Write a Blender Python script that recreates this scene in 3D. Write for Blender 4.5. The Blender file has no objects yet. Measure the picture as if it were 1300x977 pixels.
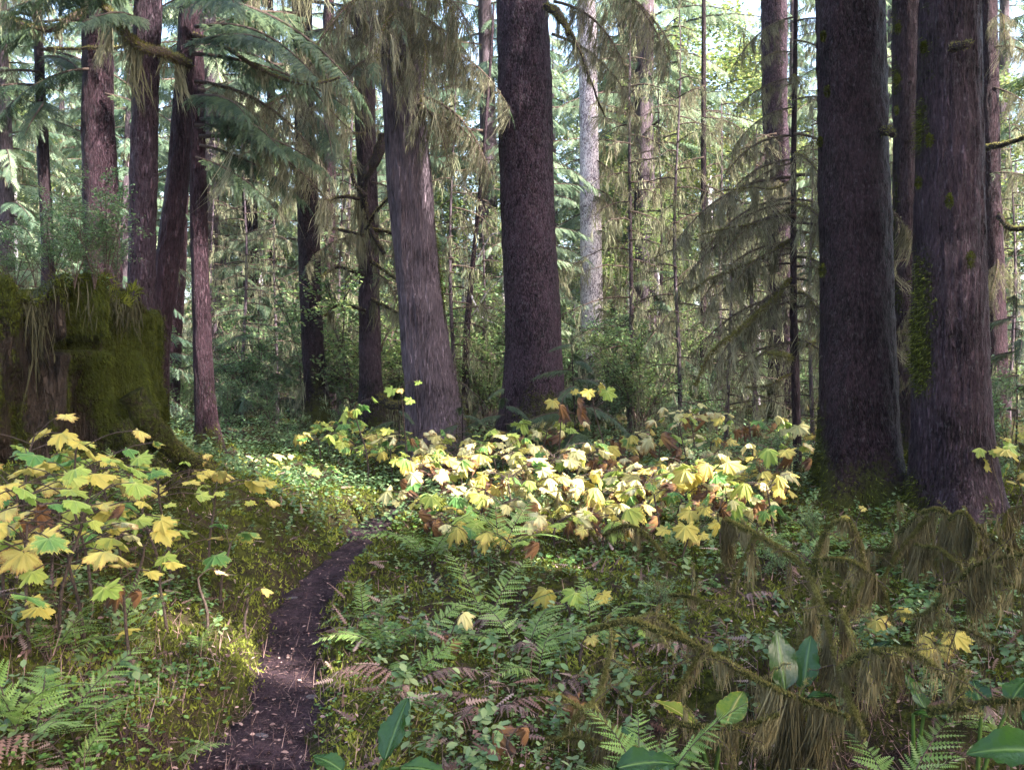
import bpy, math, random
import numpy as np
from mathutils import Vector, Matrix, Euler

# ------------------------------------------------------------------ scene, camera, light
scene = bpy.context.scene
col = scene.collection
RX, RY, F, CAMZ = 650.0, 488.5, 1276.0, 1.6      # photo centre, focal length in photo pixels, eye height

cam = bpy.data.cameras.new("camera")
cam.sensor_width = 36.0
cam.lens = 36.0 * F / 1300.0
cam.clip_start, cam.clip_end = 0.05, 3000.0
camo = bpy.data.objects.new("camera", cam)
camo.location = (0, 0, CAMZ)
camo.rotation_euler = (math.radians(90), 0, 0)
col.objects.link(camo)
scene.camera = camo

SUN_EL = math.radians(37.0)
_az = np.array([0.86, -0.51]); _az /= np.linalg.norm(_az)
SUN = np.array([_az[0] * math.cos(SUN_EL), _az[1] * math.cos(SUN_EL), math.sin(SUN_EL)])

world = bpy.data.worlds.new("World")
scene.world = world
world.use_nodes = True
wn = world.node_tree
bg = wn.nodes["Background"]
sky = wn.nodes.new("ShaderNodeTexSky")
sky.sky_type = 'NISHITA'
sky.sun_disc = False
sky.sun_elevation = SUN_EL
sky.sun_rotation = math.atan2(SUN[0], SUN[1])
sky.dust_density = 4.0
wn.links.new(sky.outputs[0], bg.inputs[0])
bg.inputs[1].default_value = 0.15

sl = bpy.data.lights.new("sun", 'SUN')
sl.energy = 5.0
sl.angle = math.radians(0.5)
sl.color = (1.0, 0.965, 0.90)
so = bpy.data.objects.new("sun", sl)
so.rotation_euler = Vector(SUN).to_track_quat('Z', 'Y').to_euler()
so.location = (20, -10, 30)
col.objects.link(so)

scene.view_settings.view_transform = 'Standard'
scene.view_settings.look = 'None'
scene.view_settings.exposure = 2.85
scene.view_settings.gamma = 1.0
scene.cycles.max_bounces = 7
scene.cycles.diffuse_bounces = 4
scene.cycles.glossy_bounces = 2
scene.cycles.transmission_bounces = 4
scene.cycles.sample_clamp_indirect = 4.0
scene.cycles.use_denoising = True

rng = np.random.default_rng(11)
random.seed(5)


# ------------------------------------------------------------------ numpy helpers
def _hash(ix, iy, iz, s):
    h = (ix.astype(np.int64) * 374761393 + iy.astype(np.int64) * 668265263 + iz.astype(np.int64) * 2147483647 + s * 1274126177) & 0xFFFFFFFF
    h = ((h ^ (h >> 13)) * 1274126177) & 0xFFFFFFFF
    h = ((h ^ (h >> 16)) * 2246822519) & 0xFFFFFFFF
    return ((h ^ (h >> 15)) & 0xFFFFFF) / float(0xFFFFFF)


def vnoise(P, s=0):
    """value noise in -1..1 at the points P (n x 3)"""
    P = np.asarray(P, float)
    i = np.floor(P).astype(np.int64)
    f = P - i
    u = f * f * (3 - 2 * f)
    r = 0
    for dx in (0, 1):
        wx = u[:, 0] if dx else 1 - u[:, 0]
        for dy in (0, 1):
            wy = u[:, 1] if dy else 1 - u[:, 1]
            for dz in (0, 1):
                wz = u[:, 2] if dz else 1 - u[:, 2]
                r = r + wx * wy * wz * _hash(i[:, 0] + dx, i[:, 1] + dy, i[:, 2] + dz, s)
    return r * 2 - 1


def fbm(P, o=4, s=0):
    P = np.asarray(P, float)
    a, t, r = 1.0, 0.0, 0
    for k in range(o):
        r = r + a * vnoise(P * (2.03 ** k), s + k * 17)
        t += a
        a *= 0.5
    return r / t


def sstep(x, a, b):
    t = np.clip((x - a) / (b - a), 0, 1)
    return t * t * (3 - 2 * t)


def unit(v):
    return v / np.maximum(np.linalg.norm(v, axis=-1, keepdims=True), 1e-9)


def frames(d, up):
    """n x 3 x 3 matrices whose columns are side, direction, normal"""
    Y = unit(np.asarray(d, float))
    up = np.broadcast_to(np.asarray(up, float), Y.shape)
    X = np.cross(Y, up)
    bad = np.linalg.norm(X, axis=1) < 1e-4
    if bad.any():
        X[bad] = np.cross(Y[bad], np.array([0.3, 0.9, 0.1]))
    X = unit(X)
    Z = np.cross(X, Y)
    return np.stack([X, Y, Z], axis=2)


class Geo:
    def __init__(self):
        self.v, self.f, self.mi, self.t, self.m, self.n = [], [], [], [], [], 0

    def add(self, v, f, mat=0, tint=0.5, moss=0.0):
        """v n x 3; f a list of (m x k) index arrays or one array"""
        v = np.asarray(v, float)
        fs = f if isinstance(f, list) else [f]
        for a in fs:
            a = np.asarray(a)
            if len(a) == 0:
                continue
            self.f.append(a + self.n)
            self.mi.append(np.full(len(a), mat, np.int32))
        self.v.append(v)
        self.t.append(np.broadcast_to(np.asarray(tint, float), (len(v),)))
        self.m.append(np.broadcast_to(np.asarray(moss, float), (len(v),)))
        self.n += len(v)

    def scatter(self, tm, M, loc, mat=0, tint=0.5):
        """copies of the template tm = (verts, tris, tint) under the matrices M (n x 3 x 3) at loc (n x 3)"""
        tv, tf, tt = tm
        N, k = len(loc), len(tv)
        if N == 0:
            return
        V = np.einsum('nij,kj->nki', M, tv) + np.asarray(loc)[:, None, :]
        off = (np.arange(N) * k)[:, None, None]
        T = np.broadcast_to(np.asarray(tint, float), (N,))[:, None] + tt[None, :]
        self.add(V.reshape(-1, 3), (tf[None] + off).reshape(-1, tf.shape[1]), mat, T.reshape(-1))

    def template(self):
        return np.concatenate(self.v), np.concatenate(self.f), np.concatenate(self.t) - 0.5

    def mesh(self, name, mats, origin=(0, 0, 0), smooth=False):
        me = bpy.data.meshes.new(name)
        if self.n:
            V = np.concatenate(self.v) - np.asarray(origin, float)
            me.vertices.add(len(V))
            me.vertices.foreach_set("co", V.astype(np.float32).ravel())
            tot = np.concatenate([np.full(len(a), a.shape[1], np.int32) for a in self.f])
            idx = np.concatenate([a.ravel() for a in self.f]).astype(np.int32)
            me.loops.add(len(idx))
            me.loops.foreach_set("vertex_index", idx)
            me.polygons.add(len(tot))
            me.polygons.foreach_set("loop_start", np.concatenate([[0], np.cumsum(tot)[:-1]]).astype(np.int32))
            me.polygons.foreach_set("loop_total", tot)
            me.polygons.foreach_set("material_index", np.concatenate(self.mi))
            if smooth:
                me.polygons.foreach_set("use_smooth", np.ones(len(tot), bool))
            for nm, arr in (("tint", self.t), ("moss", self.m)):
                at = me.attributes.new(nm, 'FLOAT', 'POINT')
                at.data.foreach_set("value", np.concatenate(arr).astype(np.float32))
            me.update(calc_edges=True)
        for m in mats:
            me.materials.append(m)
        return me

    def build(self, name, mats, parent=None, smooth=False, kind=None, at=None):
        if not isinstance(mats, (list, tuple)):
            mats = [mats]
        org = np.array(at if at is not None else (parent.location if parent is not None else (0, 0, 0)), float)
        o = bpy.data.objects.new(name, self.mesh(name, mats, org, smooth))
        if parent is not None:
            o.parent = parent
            if at is not None:
                o.location = Vector(org) - parent.location
        else:
            o.location = org
        if kind:
            o["kind"] = kind
        col.objects.link(o)
        return o


def tube_geo(pts, rad, k=6, cap=True):
    pts = np.asarray(pts, float)
    rad = np.broadcast_to(np.asarray(rad, float), (len(pts),))
    d = unit(np.gradient(pts, axis=0))
    ref = np.array([0, 0, 1.0]) if abs(d[:, 2]).mean() < 0.8 else np.array([0, 1.0, 0])
    M = frames(d, ref)
    th = np.arange(k) / k * 2 * np.pi
    V = pts[:, None, :] + rad[:, None, None] * (np.cos(th)[None, :, None] * M[:, None, :, 0] + np.sin(th)[None, :, None] * M[:, None, :, 2])
    i, j = np.meshgrid(np.arange(len(pts) - 1), np.arange(k), indexing='ij')
    q = np.stack([i * k + j, i * k + (j + 1) % k, (i + 1) * k + (j + 1) % k, (i + 1) * k + j], -1).reshape(-1, 4)
    f = [q]
    if cap:
        f.append(np.array([list(range(k - 1, -1, -1))]))
        f.append(np.array([[(len(pts) - 1) * k + a for a in range(k)]]))
    return V.reshape(-1, 3), f


def resample(pts, n):
    """smooth polyline through pts (Catmull-Rom), n points"""
    P = np.asarray(pts, float)
    Q = np.vstack([2 * P[0] - P[1], P, 2 * P[-1] - P[-2]])
    t = np.linspace(0, len(P) - 1 - 1e-6, n)
    i = t.astype(int)
    f = (t - i)[:, None]
    a, b, c, d = Q[i], Q[i + 1], Q[i + 2], Q[i + 3]
    return 0.5 * (2 * b + (c - a) * f + (2 * a - 5 * b + 4 * c - d) * f ** 2 + (3 * b - a - 3 * c + d) * f ** 3)


def pxw(px, py, D):
    return np.array([(px - RX) / F * D, D, CAMZ - (py - RY) / F * D])


# ------------------------------------------------------------------ templates of small leaves, needles, strands
def feather(n, spread=0.35, w=0.10, fwd=0.12, droop=0.15, pw=0.6, base=0.04):
    v, f = [], []
    for i in range(n):
        t = base + (1 - base) * 0.94 * i / n
        l = spread * (1 - t) ** pw * min(1.0, 0.55 + t * 3)
        for s in (-1, 1):
            b = len(v)
            v += [(0, t - w / 2, 0), (0, t + w / 2, 0), (s * l, t + fwd, -0.12 * l)]
            f.append((b, b + 1, b + 2) if s < 0 else (b + 1, b, b + 2))
    b = len(v)
    v += [(-w * 0.3, 0.9, 0), (w * 0.3, 0.9, 0), (0, 1.02, 0)]
    f.append((b, b + 1, b + 2))
    v = np.array(v, float)
    v[:, 2] -= droop * v[:, 1] ** 2
    return v, np.array(f), np.zeros(len(v))


F_LO = feather(7, 0.30, 0.11, 0.14, 0.2)
F_FAR = feather(2, 0.34, 0.30, 0.2, 0.2)
F_MID = feather(10, 0.22, 0.075, 0.10, 0.2)
F_HI = feather(13, 0.17, 0.065, 0.07, 0.15, 0.4)
F_FERN = feather(8, 0.17, 0.115, 0.05, 0.10, 0.7)
STRAND = (np.array([(-1, 0, 0), (1, 0, 0), (1.5, 0.1, -0.45), (-0.5, 0.1, -0.5), (0.4, -0.1, -1)], float), np.array([(0, 1, 2), (0, 2, 3), (3, 2, 4)]), np.zeros(5))
SPIKE = (np.array([(-1, 0, 0), (1, 0, 0), (0, 1, 0.1)], float), np.array([(0, 1, 2)]), np.zeros(3))
OVAL = (np.array([(0, 0, 0), (0.30, 0.35, 0.04), (0.26, 0.7, 0.02), (0, 1, -0.08), (-0.26, 0.7, 0.02), (-0.30, 0.35, 0.04)], float),
        np.array([(0, 1, 2), (0, 2, 3), (0, 3, 4), (0, 4, 5)]), np.zeros(6))


def rot_rand(n, r, tilt=0.6):
    """random frames for leaves lying roughly flat"""
    a = r.uniform(0, 2 * np.pi, n)
    d = np.stack([np.cos(a), np.sin(a), r.normal(0, tilt, n)], 1)
    up = np.stack([r.normal(0, tilt, n), r.normal(0, tilt, n), np.ones(n)], 1)
    return frames(d, up)


def along(P, t):
    """points and directions of the polyline P at t in 0..1"""
    x = np.clip(t, 0, 0.99999) * (len(P) - 1)
    i = x.astype(int)
    f = (x - i)[:, None]
    return P[i] * (1 - f) + P[i + 1] * f, unit(P[i + 1] - P[i])


def drape(g, P, n, lmin, lmax, w, r, mat=0, t0=0.0, t1=1.0, seed=0, jit=0.02, tint=(0.1, 0.9), clump=6.0):
    """hanging moss along a polyline: matted clumps of strands, uneven in length, with gaps"""
    if n < 1:
        return
    L = np.linalg.norm(np.diff(P, axis=0), axis=1).sum()
    nc = max(2, int(L * 20 * (t1 - t0)))
    tc = r.uniform(t0, t1, nc)
    k = np.clip(0.5 + 0.9 * vnoise(np.stack([tc * L * clump, tc * 0 + seed * 3.3, tc * 0], 1), seed), 0, 1)
    lc = (lmin + (lmax - lmin) * k ** 1.7) * np.clip(r.exponential(0.6, nc) + 0.15, 0.15, 2.0)
    tilt = r.normal(0, 0.13, (nc, 2))
    tn = r.uniform(*tint, nc)
    wt = lc + lmin
    c = r.choice(nc, n, p=wt / wt.sum())
    t = np.clip(tc[c] + r.normal(0, 0.022, n) / max(L, 0.2), 0, 1)
    p, d = along(P, t)
    pc, _ = along(P, tc)
    l = lc[c] * r.uniform(0.25, 1.1, n)
    p = p + r.normal(0, jit, (n, 3)) * 0.8
    low = r.uniform(0, 1, n) ** 2 * lc[c] * 0.5          # part of the strands start within the mat
    l = np.maximum(l - low, 0.3 * l)
    conv = np.clip(low / np.maximum(lc[c], 1e-3), 0, 1)[:, None]
    p = p * (1 - 0.6 * conv) + pc[c] * 0.6 * conv
    p[:, 2] -= low
    a = r.uniform(0, 2 * np.pi, n)
    ww = w * r.uniform(0.4, 1.5, n)
    M = np.zeros((n, 3, 3))
    M[:, 0, 0] = np.cos(a) * ww
    M[:, 1, 0] = np.sin(a) * ww
    M[:, 0, 1] = -np.sin(a) * l * 0.7
    M[:, 1, 1] = np.cos(a) * l * 0.7
    M[:, 2, 2] = l
    M[:, 0, 2] = (tilt[c, 0] + r.normal(0, 0.12, n)) * l
    M[:, 1, 2] = (tilt[c, 1] + r.normal(0, 0.12, n)) * l
    g.scatter(STRAND, M, p, mat, np.clip(0.65 * tn[c] + 0.35 * r.uniform(*tint, n), -0.5, 1))


def fuzz(g, P, rad, n, ln, w, r, mat=0, up=0.5, tint=(0.2, 0.8)):
    """short moss spikes round a branch"""
    t = r.uniform(0, 1, n)
    p, d = along(P, t)
    v = r.normal(0, 1, (n, 3))
    v[:, 2] += up
    v = unit(v - (v * d).sum(1, keepdims=True) * d)
    rr = np.interp(t, np.linspace(0, 1, len(np.atleast_1d(rad))), np.atleast_1d(rad))
    p = p + v * rr[:, None] * 0.8
    M = frames(v + r.normal(0, 0.35, (n, 3)), d)
    l = ln * r.uniform(0.5, 1.4, n)
    M = M * np.stack([np.full(n, w), l, l], 1)[:, None, :]
    g.scatter(SPIKE, M, p, mat, r.uniform(*tint, n))


def twigs(g, P, n, lfun, tm, r, mat=0, ang=55, hang=0.25, t0=0.06, t1=1.0, tint=(0.2, 0.8), up=(0, 0, 1), wid=1.0):
    """alternate side sprays along the axis P"""
    t = np.linspace(t0, t1, n) + r.uniform(-0.4, 0.4, n) / n
    t = np.clip(t, 0, 0.999)
    p, d = along(P, t)
    up = np.asarray(up, float)
    side = unit(np.cross(d, np.broadcast_to(up, d.shape)))
    s = np.where(np.arange(n) % 2 == 0, 1.0, -1.0)[:, None]
    a = np.radians(ang + r.normal(0, 9, n))[:, None] * (1 - 0.45 * t[:, None])
    v = d * np.cos(a) + side * s * np.sin(a)
    v[:, 2] -= hang * r.uniform(0.3, 1.7, n)
    l = np.array([lfun(x) for x in t]) * r.uniform(0.65, 1.15, n)
    nu = np.broadcast_to(up, d.shape) + r.normal(0, 0.22, (n, 3))
    M = frames(v, nu) * np.stack([l * wid, l, l], 1)[:, None, :]
    g.scatter(tm, M, p, mat, r.uniform(*tint, n))
    return p, v, l


# ------------------------------------------------------------------ materials
def new_mat(name):
    m = bpy.data.materials.new(name)
    m.use_nodes = True
    nt = m.node_tree
    return m, nt, nt.nodes["Principled BSDF"], nt.nodes["Material Output"]


def N(nt, t, **kw):
    n = nt.nodes.new(t)
    for k, v in kw.items():
        if k.startswith("i_"):
            n.inputs[k[2:].replace("_", " ")].default_value = v
        else:
            setattr(n, k, v)
    return n


def ramp(nt, fac, stops):
    n = nt.nodes.new("ShaderNodeValToRGB")
    el = n.color_ramp.elements
    while len(el) < len(stops):
        el.new(0.5)
    for e, (p, c) in zip(el, stops):
        e.position = p
        e.color = (c[0], c[1], c[2], 1)
    nt.links.new(fac, n.inputs[0])
    return n.outputs[0]


def mathn(nt, op, a, b=None, clamp=False):
    n = nt.nodes.new("ShaderNodeMath")
    n.operation = op
    n.use_clamp = clamp
    for i, x in enumerate((a, b)):
        if x is None:
            continue
        if isinstance(x, (int, float)):
            n.inputs[i].default_value = x
        else:
            nt.links.new(x, n.inputs[i])
    return n.outputs[0]


def mixc(nt, fac, a, b):
    n = nt.nodes.new("ShaderNodeMix")
    n.data_type = 'RGBA'
    for sock, x in ((n.inputs[0], fac), (n.inputs[6], a), (n.inputs[7], b)):
        if isinstance(x, tuple):
            sock.default_value = (x[0], x[1], x[2], 1)
        elif isinstance(x, (int, float)):
            sock.default_value = x
        else:
            nt.links.new(x, sock)
    return n.outputs[2]


def noise(nt, scale, detail=3, vec=None, rough=0.55):
    n = N(nt, "ShaderNodeTexNoise")
    n.inputs["Scale"].default_value = scale
    n.inputs["Detail"].default_value = detail
    n.inputs["Roughness"].default_value = rough
    if vec is not None:
        nt.links.new(vec, n.inputs["Vector"])
    return n.outputs[0]


def objcoord(nt, sc=(1, 1, 1)):
    tc = N(nt, "ShaderNodeTexCoord")
    mp = N(nt, "ShaderNodeMapping")
    mp.inputs["Scale"].default_value = sc
    nt.links.new(tc.outputs["Object"], mp.inputs["Vector"])
    return mp.outputs[0]


def attr(nt, name):
    a = N(nt, "ShaderNodeAttribute")
    a.attribute_name = name
    return a.outputs["Fac"]


def foliage(name, stops, trans=0.3, rough=0.55, spec=0.3, rnd=0.25, nsc=0.0, tcol=1.25):
    """colour picked per leaf from its tint and per plant from the object's random number"""
    m, nt, p, out = new_mat(name)
    oi = N(nt, "ShaderNodeObjectInfo")
    f = mathn(nt, 'ADD', attr(nt, "tint"), mathn(nt, 'MULTIPLY', mathn(nt, 'SUBTRACT', oi.outputs["Random"], 0.5), rnd))
    if nsc:
        f = mathn(nt, 'ADD', f, mathn(nt, 'MULTIPLY', mathn(nt, 'SUBTRACT', noise(nt, nsc, 3, objcoord(nt)), 0.5), 0.9))
    c = ramp(nt, f, stops)
    nt.links.new(c, p.inputs["Base Color"])
    p.inputs["Roughness"].default_value = rough
    p.inputs["Specular IOR Level"].default_value = spec
    if trans > 0:
        tr = N(nt, "ShaderNodeBsdfTranslucent")
        hs = N(nt, "ShaderNodeHueSaturation")
        hs.inputs["Value"].default_value = tcol
        hs.inputs["Saturation"].default_value = 1.1
        nt.links.new(c, hs.inputs["Color"])
        nt.links.new(hs.outputs[0], tr.inputs[0])
        mx = N(nt, "ShaderNodeMixShader")
        mx.inputs[0].default_value = trans
        nt.links.new(p.outputs[0], mx.inputs[1])
        nt.links.new(tr.outputs[0], mx.inputs[2])
        nt.links.new(mx.outputs[0], out.inputs[0])
    return m


def bark(name, dark, light, sc, lichen=(0.17, 0.16, 0.17), lich=0.25, mossc=(0.036, 0.039, 0.010), bump=0.6, style='furrow', rough=0.58):
    m, nt, p, out = new_mat(name)
    v = objcoord(nt, sc)
    if style == 'scale':
        vo = N(nt, "ShaderNodeTexVoronoi")
        vo.feature = 'F1'
        nt.links.new(v, vo.inputs["Vector"])
        wob = noise(nt, 1.3, 4, v)
        pat = mathn(nt, 'ADD', mathn(nt, 'MULTIPLY', vo.outputs["Distance"], -0.8), mathn(nt, 'ADD', wob, 0.35))
        varc = vo.outputs["Color"]
        sep = N(nt, "ShaderNodeSeparateColor")
        nt.links.new(varc, sep.inputs[0])
        cf = mathn(nt, 'ADD', mathn(nt, 'MULTIPLY', sep.outputs[0], 0.42), mathn(nt, 'MULTIPLY', wob, 0.58))
    else:
        a = noise(nt, 1.0, 5, v, 0.65)
        pat = mathn(nt, 'MINIMUM', mathn(nt, 'ABSOLUTE', mathn(nt, 'MULTIPLY', mathn(nt, 'SUBTRACT', a, 0.5), 9.0)), 1.0)
        cf = noise(nt, 2.1, 4, v, 0.7)
    big = noise(nt, 1.6, 3, objcoord(nt))
    cf = mathn(nt, 'ADD', cf, mathn(nt, 'MULTIPLY', mathn(nt, 'SUBTRACT', big, 0.5), 0.7))
    c = ramp(nt, cf, [(0.30, dark), (0.70, light)])
    ln = noise(nt, 30, 5, objcoord(nt, (1, 1, 0.5)), 0.75)
    lm = N(nt, "ShaderNodeMapRange")
    nt.links.new(ln, lm.inputs[0])
    lm.inputs[1].default_value = 0.56
    lm.inputs[2].default_value = 0.72
    lm.inputs[4].default_value = lich
    c = mixc(nt, lm.outputs[0], c, lichen)
    mn = noise(nt, 26, 4, objcoord(nt), 0.7)
    mm = mathn(nt, 'ADD', attr(nt, "moss"), mathn(nt, 'MULTIPLY', mathn(nt, 'SUBTRACT', mn, 0.5), 1.1))
    mr = N(nt, "ShaderNodeMapRange")
    nt.links.new(mm, mr.inputs[0])
    mr.inputs[1].default_value = 0.42
    mr.inputs[2].default_value = 0.62
    mc = mixc(nt, noise(nt, 14, 3, objcoord(nt)), tuple(0.55 * x for x in mossc), tuple(1.5 * x for x in mossc))
    c = mixc(nt, mr.outputs[0], c, mc)
    nt.links.new(c, p.inputs["Base Color"])
    p.inputs["Roughness"].default_value = rough
    p.inputs["Specular IOR Level"].default_value = 0.05
    b = N(nt, "ShaderNodeBump")
    b.inputs["Strength"].default_value = bump
    b.inputs["Distance"].default_value = 0.035
    hgt = mathn(nt, 'ADD', pat, mathn(nt, 'MULTIPLY', mathn(nt, 'MULTIPLY', mn, mr.outputs[0]), 1.5))
    nt.links.new(hgt, b.inputs["Height"])
    nt.links.new(b.outputs[0], p.inputs["Normal"])
    return m


MAT = {}
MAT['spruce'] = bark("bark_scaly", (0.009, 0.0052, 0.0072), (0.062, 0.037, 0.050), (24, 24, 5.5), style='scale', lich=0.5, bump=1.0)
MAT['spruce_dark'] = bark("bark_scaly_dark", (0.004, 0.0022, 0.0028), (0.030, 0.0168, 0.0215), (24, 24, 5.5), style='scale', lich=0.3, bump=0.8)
MAT['cedar'] = bark("bark_fibrous", (0.022, 0.0155, 0.0195), (0.185, 0.138, 0.162), (30, 30, 2.8), lich=0.04, bump=1.0)
MAT['hemlock'] = bark("bark_furrowed", (0.006, 0.0036, 0.005), (0.080, 0.051, 0.065), (30, 30, 6), lich=0.45, bump=1.0)
MAT['red'] = bark("bark_red", (0.008, 0.0042, 0.0055), (0.060, 0.033, 0.042), (28, 28, 5), lich=0.25, bump=1.0)
MAT['pale'] = bark("bark_pale_sunlit", (0.12, 0.09, 0.115), (0.66, 0.60, 0.66), (18, 18, 7), style='scale', lich=0.6, lichen=(0.6, 0.58, 0.6))  # pale bark, lightened further to stand in for sun on the whitish trunk
MAT['dark'] = bark("bark_dark", (0.008, 0.005, 0.006), (0.036, 0.023, 0.027), (20, 20, 5), lich=0.1)
MAT['stone'] = bark("stone", (0.05, 0.042, 0.045), (0.16, 0.14, 0.145), (30, 30, 30), lich=0.2)
MAT['stump'] = bark("stump_wood", (0.006, 0.004, 0.003), (0.044, 0.031, 0.023), (16, 16, 2.6), lich=0.06, mossc=(0.042, 0.048, 0.008), bump=1.0)
MAT['twig'] = bark("twig_bark", (0.035, 0.024, 0.02), (0.12, 0.085, 0.07), (40, 40, 40), lich=0.3)
MAT['beard'] = foliage("moss_beard", [(0.0, (0.046, 0.043, 0.024)), (0.5, (0.143, 0.134, 0.084)), (1.0, (0.31, 0.29, 0.20))], 0.35, 0.9, 0.02)
MAT['moss_top'] = foliage("moss_branch_top", [(0.0, (0.050, 0.046, 0.014)), (0.5, (0.125, 0.115, 0.036)), (1.0, (0.25, 0.23, 0.085))], 0.25, 0.9, 0.02)
MAT['beard_low'] = foliage("moss_beard_brown", [(0.0, (0.040, 0.031, 0.014)), (0.5, (0.135, 0.108, 0.052)), (1.0, (0.30, 0.25, 0.13))], 0.3, 0.9, 0.02)
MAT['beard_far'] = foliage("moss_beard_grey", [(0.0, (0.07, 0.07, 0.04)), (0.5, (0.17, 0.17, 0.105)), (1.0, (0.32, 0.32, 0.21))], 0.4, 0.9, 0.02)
MAT['moss'] = foliage("moss_green", [(0.0, (0.014, 0.014, 0.003)), (0.5, (0.060, 0.070, 0.012)), (1.0, (0.185, 0.20, 0.038))], 0.25, 0.9, 0.02)
MAT['needle'] = foliage("needles_dark", [(0.0, (0.016, 0.030, 0.016)), (0.5, (0.038, 0.064, 0.030)), (1.0, (0.082, 0.112, 0.048))], 0.3, 0.5)
MAT['needle_far'] = foliage("needles_sunny", [(0.0, (0.060, 0.105, 0.065)), (0.5, (0.12, 0.17, 0.105)), (1.0, (0.24, 0.28, 0.17))], 0.45, 0.6, rnd=0.5)  # paler needle copy, background sun and haze put into its colour
MAT['broad_far'] = foliage("broadleaf_sunny", [(0.0, (0.06, 0.11, 0.04)), (0.5, (0.14, 0.20, 0.075)), (1.0, (0.29, 0.31, 0.12))], 0.45, 0.5)  # background brightness put into the leaf colour as well
MAT['shrub'] = foliage("shrub_leaf", [(0.0, (0.05, 0.10, 0.045)), (0.5, (0.10, 0.17, 0.07)), (1.0, (0.20, 0.25, 0.11))], 0.35, 0.45)
MAT['herb'] = foliage("herb_leaf", [(0.0, (0.038, 0.090, 0.014)), (0.5, (0.085, 0.165, 0.028)), (1.0, (0.22, 0.30, 0.07))], 0.3, 0.3, 0.6)
MAT['fern'] = foliage("fern_green", [(0.0, (0.075, 0.14, 0.025)), (0.5, (0.165, 0.25, 0.06)), (1.0, (0.32, 0.39, 0.15))], 0.35, 0.5)
MAT['fern_dead'] = foliage("fern_dead", [(0.0, (0.075, 0.036, 0.028)), (0.5, (0.19, 0.112, 0.092)), (1.0, (0.40, 0.29, 0.24))], 0.25, 0.7)
MAT['litter'] = foliage("dead_litter", [(0.0, (0.03, 0.016, 0.015)), (0.5, (0.11, 0.058, 0.050)), (1.0, (0.30, 0.19, 0.16))], 0.0, 0.8)


def club_mat(name, base, vein, edge, edge_amt, trans=0.4, rough=0.45):
    m, nt, p, out = new_mat(name)
    oi = N(nt, "ShaderNodeObjectInfo")
    v = objcoord(nt)
    n1 = noise(nt, 14, 4, v, 0.6)
    add = N(nt, "ShaderNodeVectorMath")
    c = mixc(nt, mathn(nt, 'ADD', mathn(nt, 'MULTIPLY', n1, 0.9), mathn(nt, 'SUBTRACT', oi.outputs["Random"], 0.75), True), base[0], base[1])
    c = mixc(nt, mathn(nt, 'POWER', attr(nt, "moss"), 2.5), c, vein)
    e = mathn(nt, 'ADD', attr(nt, "tint"), mathn(nt, 'ADD', mathn(nt, 'MULTIPLY', n1, 0.9), mathn(nt, 'MULTIPLY', oi.outputs["Random"], 0.35)))
    er = N(nt, "ShaderNodeMapRange")
    nt.links.new(e, er.inputs[0])
    er.inputs[1].default_value = 1.75 - edge_amt
    er.inputs[2].default_value = 1.95 - edge_amt
    c = mixc(nt, er.outputs[0], c, edge)
    nt.links.new(c, p.inputs["Base Color"])
    p.inputs["Roughness"].default_value = rough
    p.inputs["Specular IOR Level"].default_value = 0.3
    b = N(nt, "ShaderNodeBump")
    b.inputs["Strength"].default_value = 0.4
    b.inputs["Distance"].default_value = 0.01
    nt.links.new(mathn(nt, 'ADD', attr(nt, "moss"), n1), b.inputs["Height"])
    nt.links.new(b.outputs[0], p.inputs["Normal"])
    tr = N(nt, "ShaderNodeBsdfTranslucent")
    nt.links.new(c, tr.inputs[0])
    mx = N(nt, "ShaderNodeMixShader")
    mx.inputs[0].default_value = trans
    nt.links.new(p.outputs[0], mx.inputs[1])
    nt.links.new(tr.outputs[0], mx.inputs[2])
    nt.links.new(mx.outputs[0], out.inputs[0])
    return m


CLUB = {
    'green': club_mat("club_green", ((0.085, 0.20, 0.045), (0.20, 0.30, 0.075)), (0.28, 0.36, 0.12), (0.45, 0.36, 0.08), 0.35),
    'lime': club_mat("club_lime", ((0.24, 0.33, 0.06), (0.44, 0.43, 0.09)), (0.50, 0.50, 0.16), (0.50, 0.38, 0.08), 0.22),
    'yellow': club_mat("club_yellow", ((0.44, 0.36, 0.075), (0.54, 0.46, 0.15)), (0.45, 0.44, 0.11), (0.30, 0.17, 0.05), 0.32),
    'cream': club_mat("club_cream", ((0.56, 0.50, 0.22), (0.66, 0.62, 0.40)), (0.55, 0.50, 0.17), (0.40, 0.25, 0.09), 0.36),
    'brown': club_mat("club_brown", ((0.20, 0.095, 0.035), (0.38, 0.22, 0.07)), (0.22, 0.12, 0.05), (0.12, 0.06, 0.04), 0.55, 0.3, 0.6),
}
CABB = {
    'green': club_mat("cabbage_green", ((0.014, 0.040, 0.006), (0.032, 0.075, 0.010)), (0.10, 0.16, 0.04), (0.06, 0.14, 0.04), 0.0, 0.12, 0.16),
    'old': club_mat("cabbage_yellowing", ((0.05, 0.10, 0.012), (0.22, 0.22, 0.022)), (0.32, 0.27, 0.08), (0.30, 0.17, 0.06), 0.35, 0.25, 0.24),
}


# ------------------------------------------------------------------ terrain
_GD = [-80, 2, 3, 4, 6, 8, 10, 12, 14, 18, 25, 40, 80, 140, 260, 500]
_GZ = [0, 0, 0.0, 0.04, 0.12, 0.22, 0.34, 0.50, 0.66, 0.82, 0.95, 1.1, 2.0, 8, 22, 40]


def zbase(y):
    return np.interp(y, _GD, _GZ)


def ray_D(py):
    lo, hi = 2.0, 60.0
    for _ in range(50):
        mid = (lo + hi) / 2
        if CAMZ - (py - RY) / F * mid > zbase(mid):
            lo = mid
        else:
            hi = mid
    return lo


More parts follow.
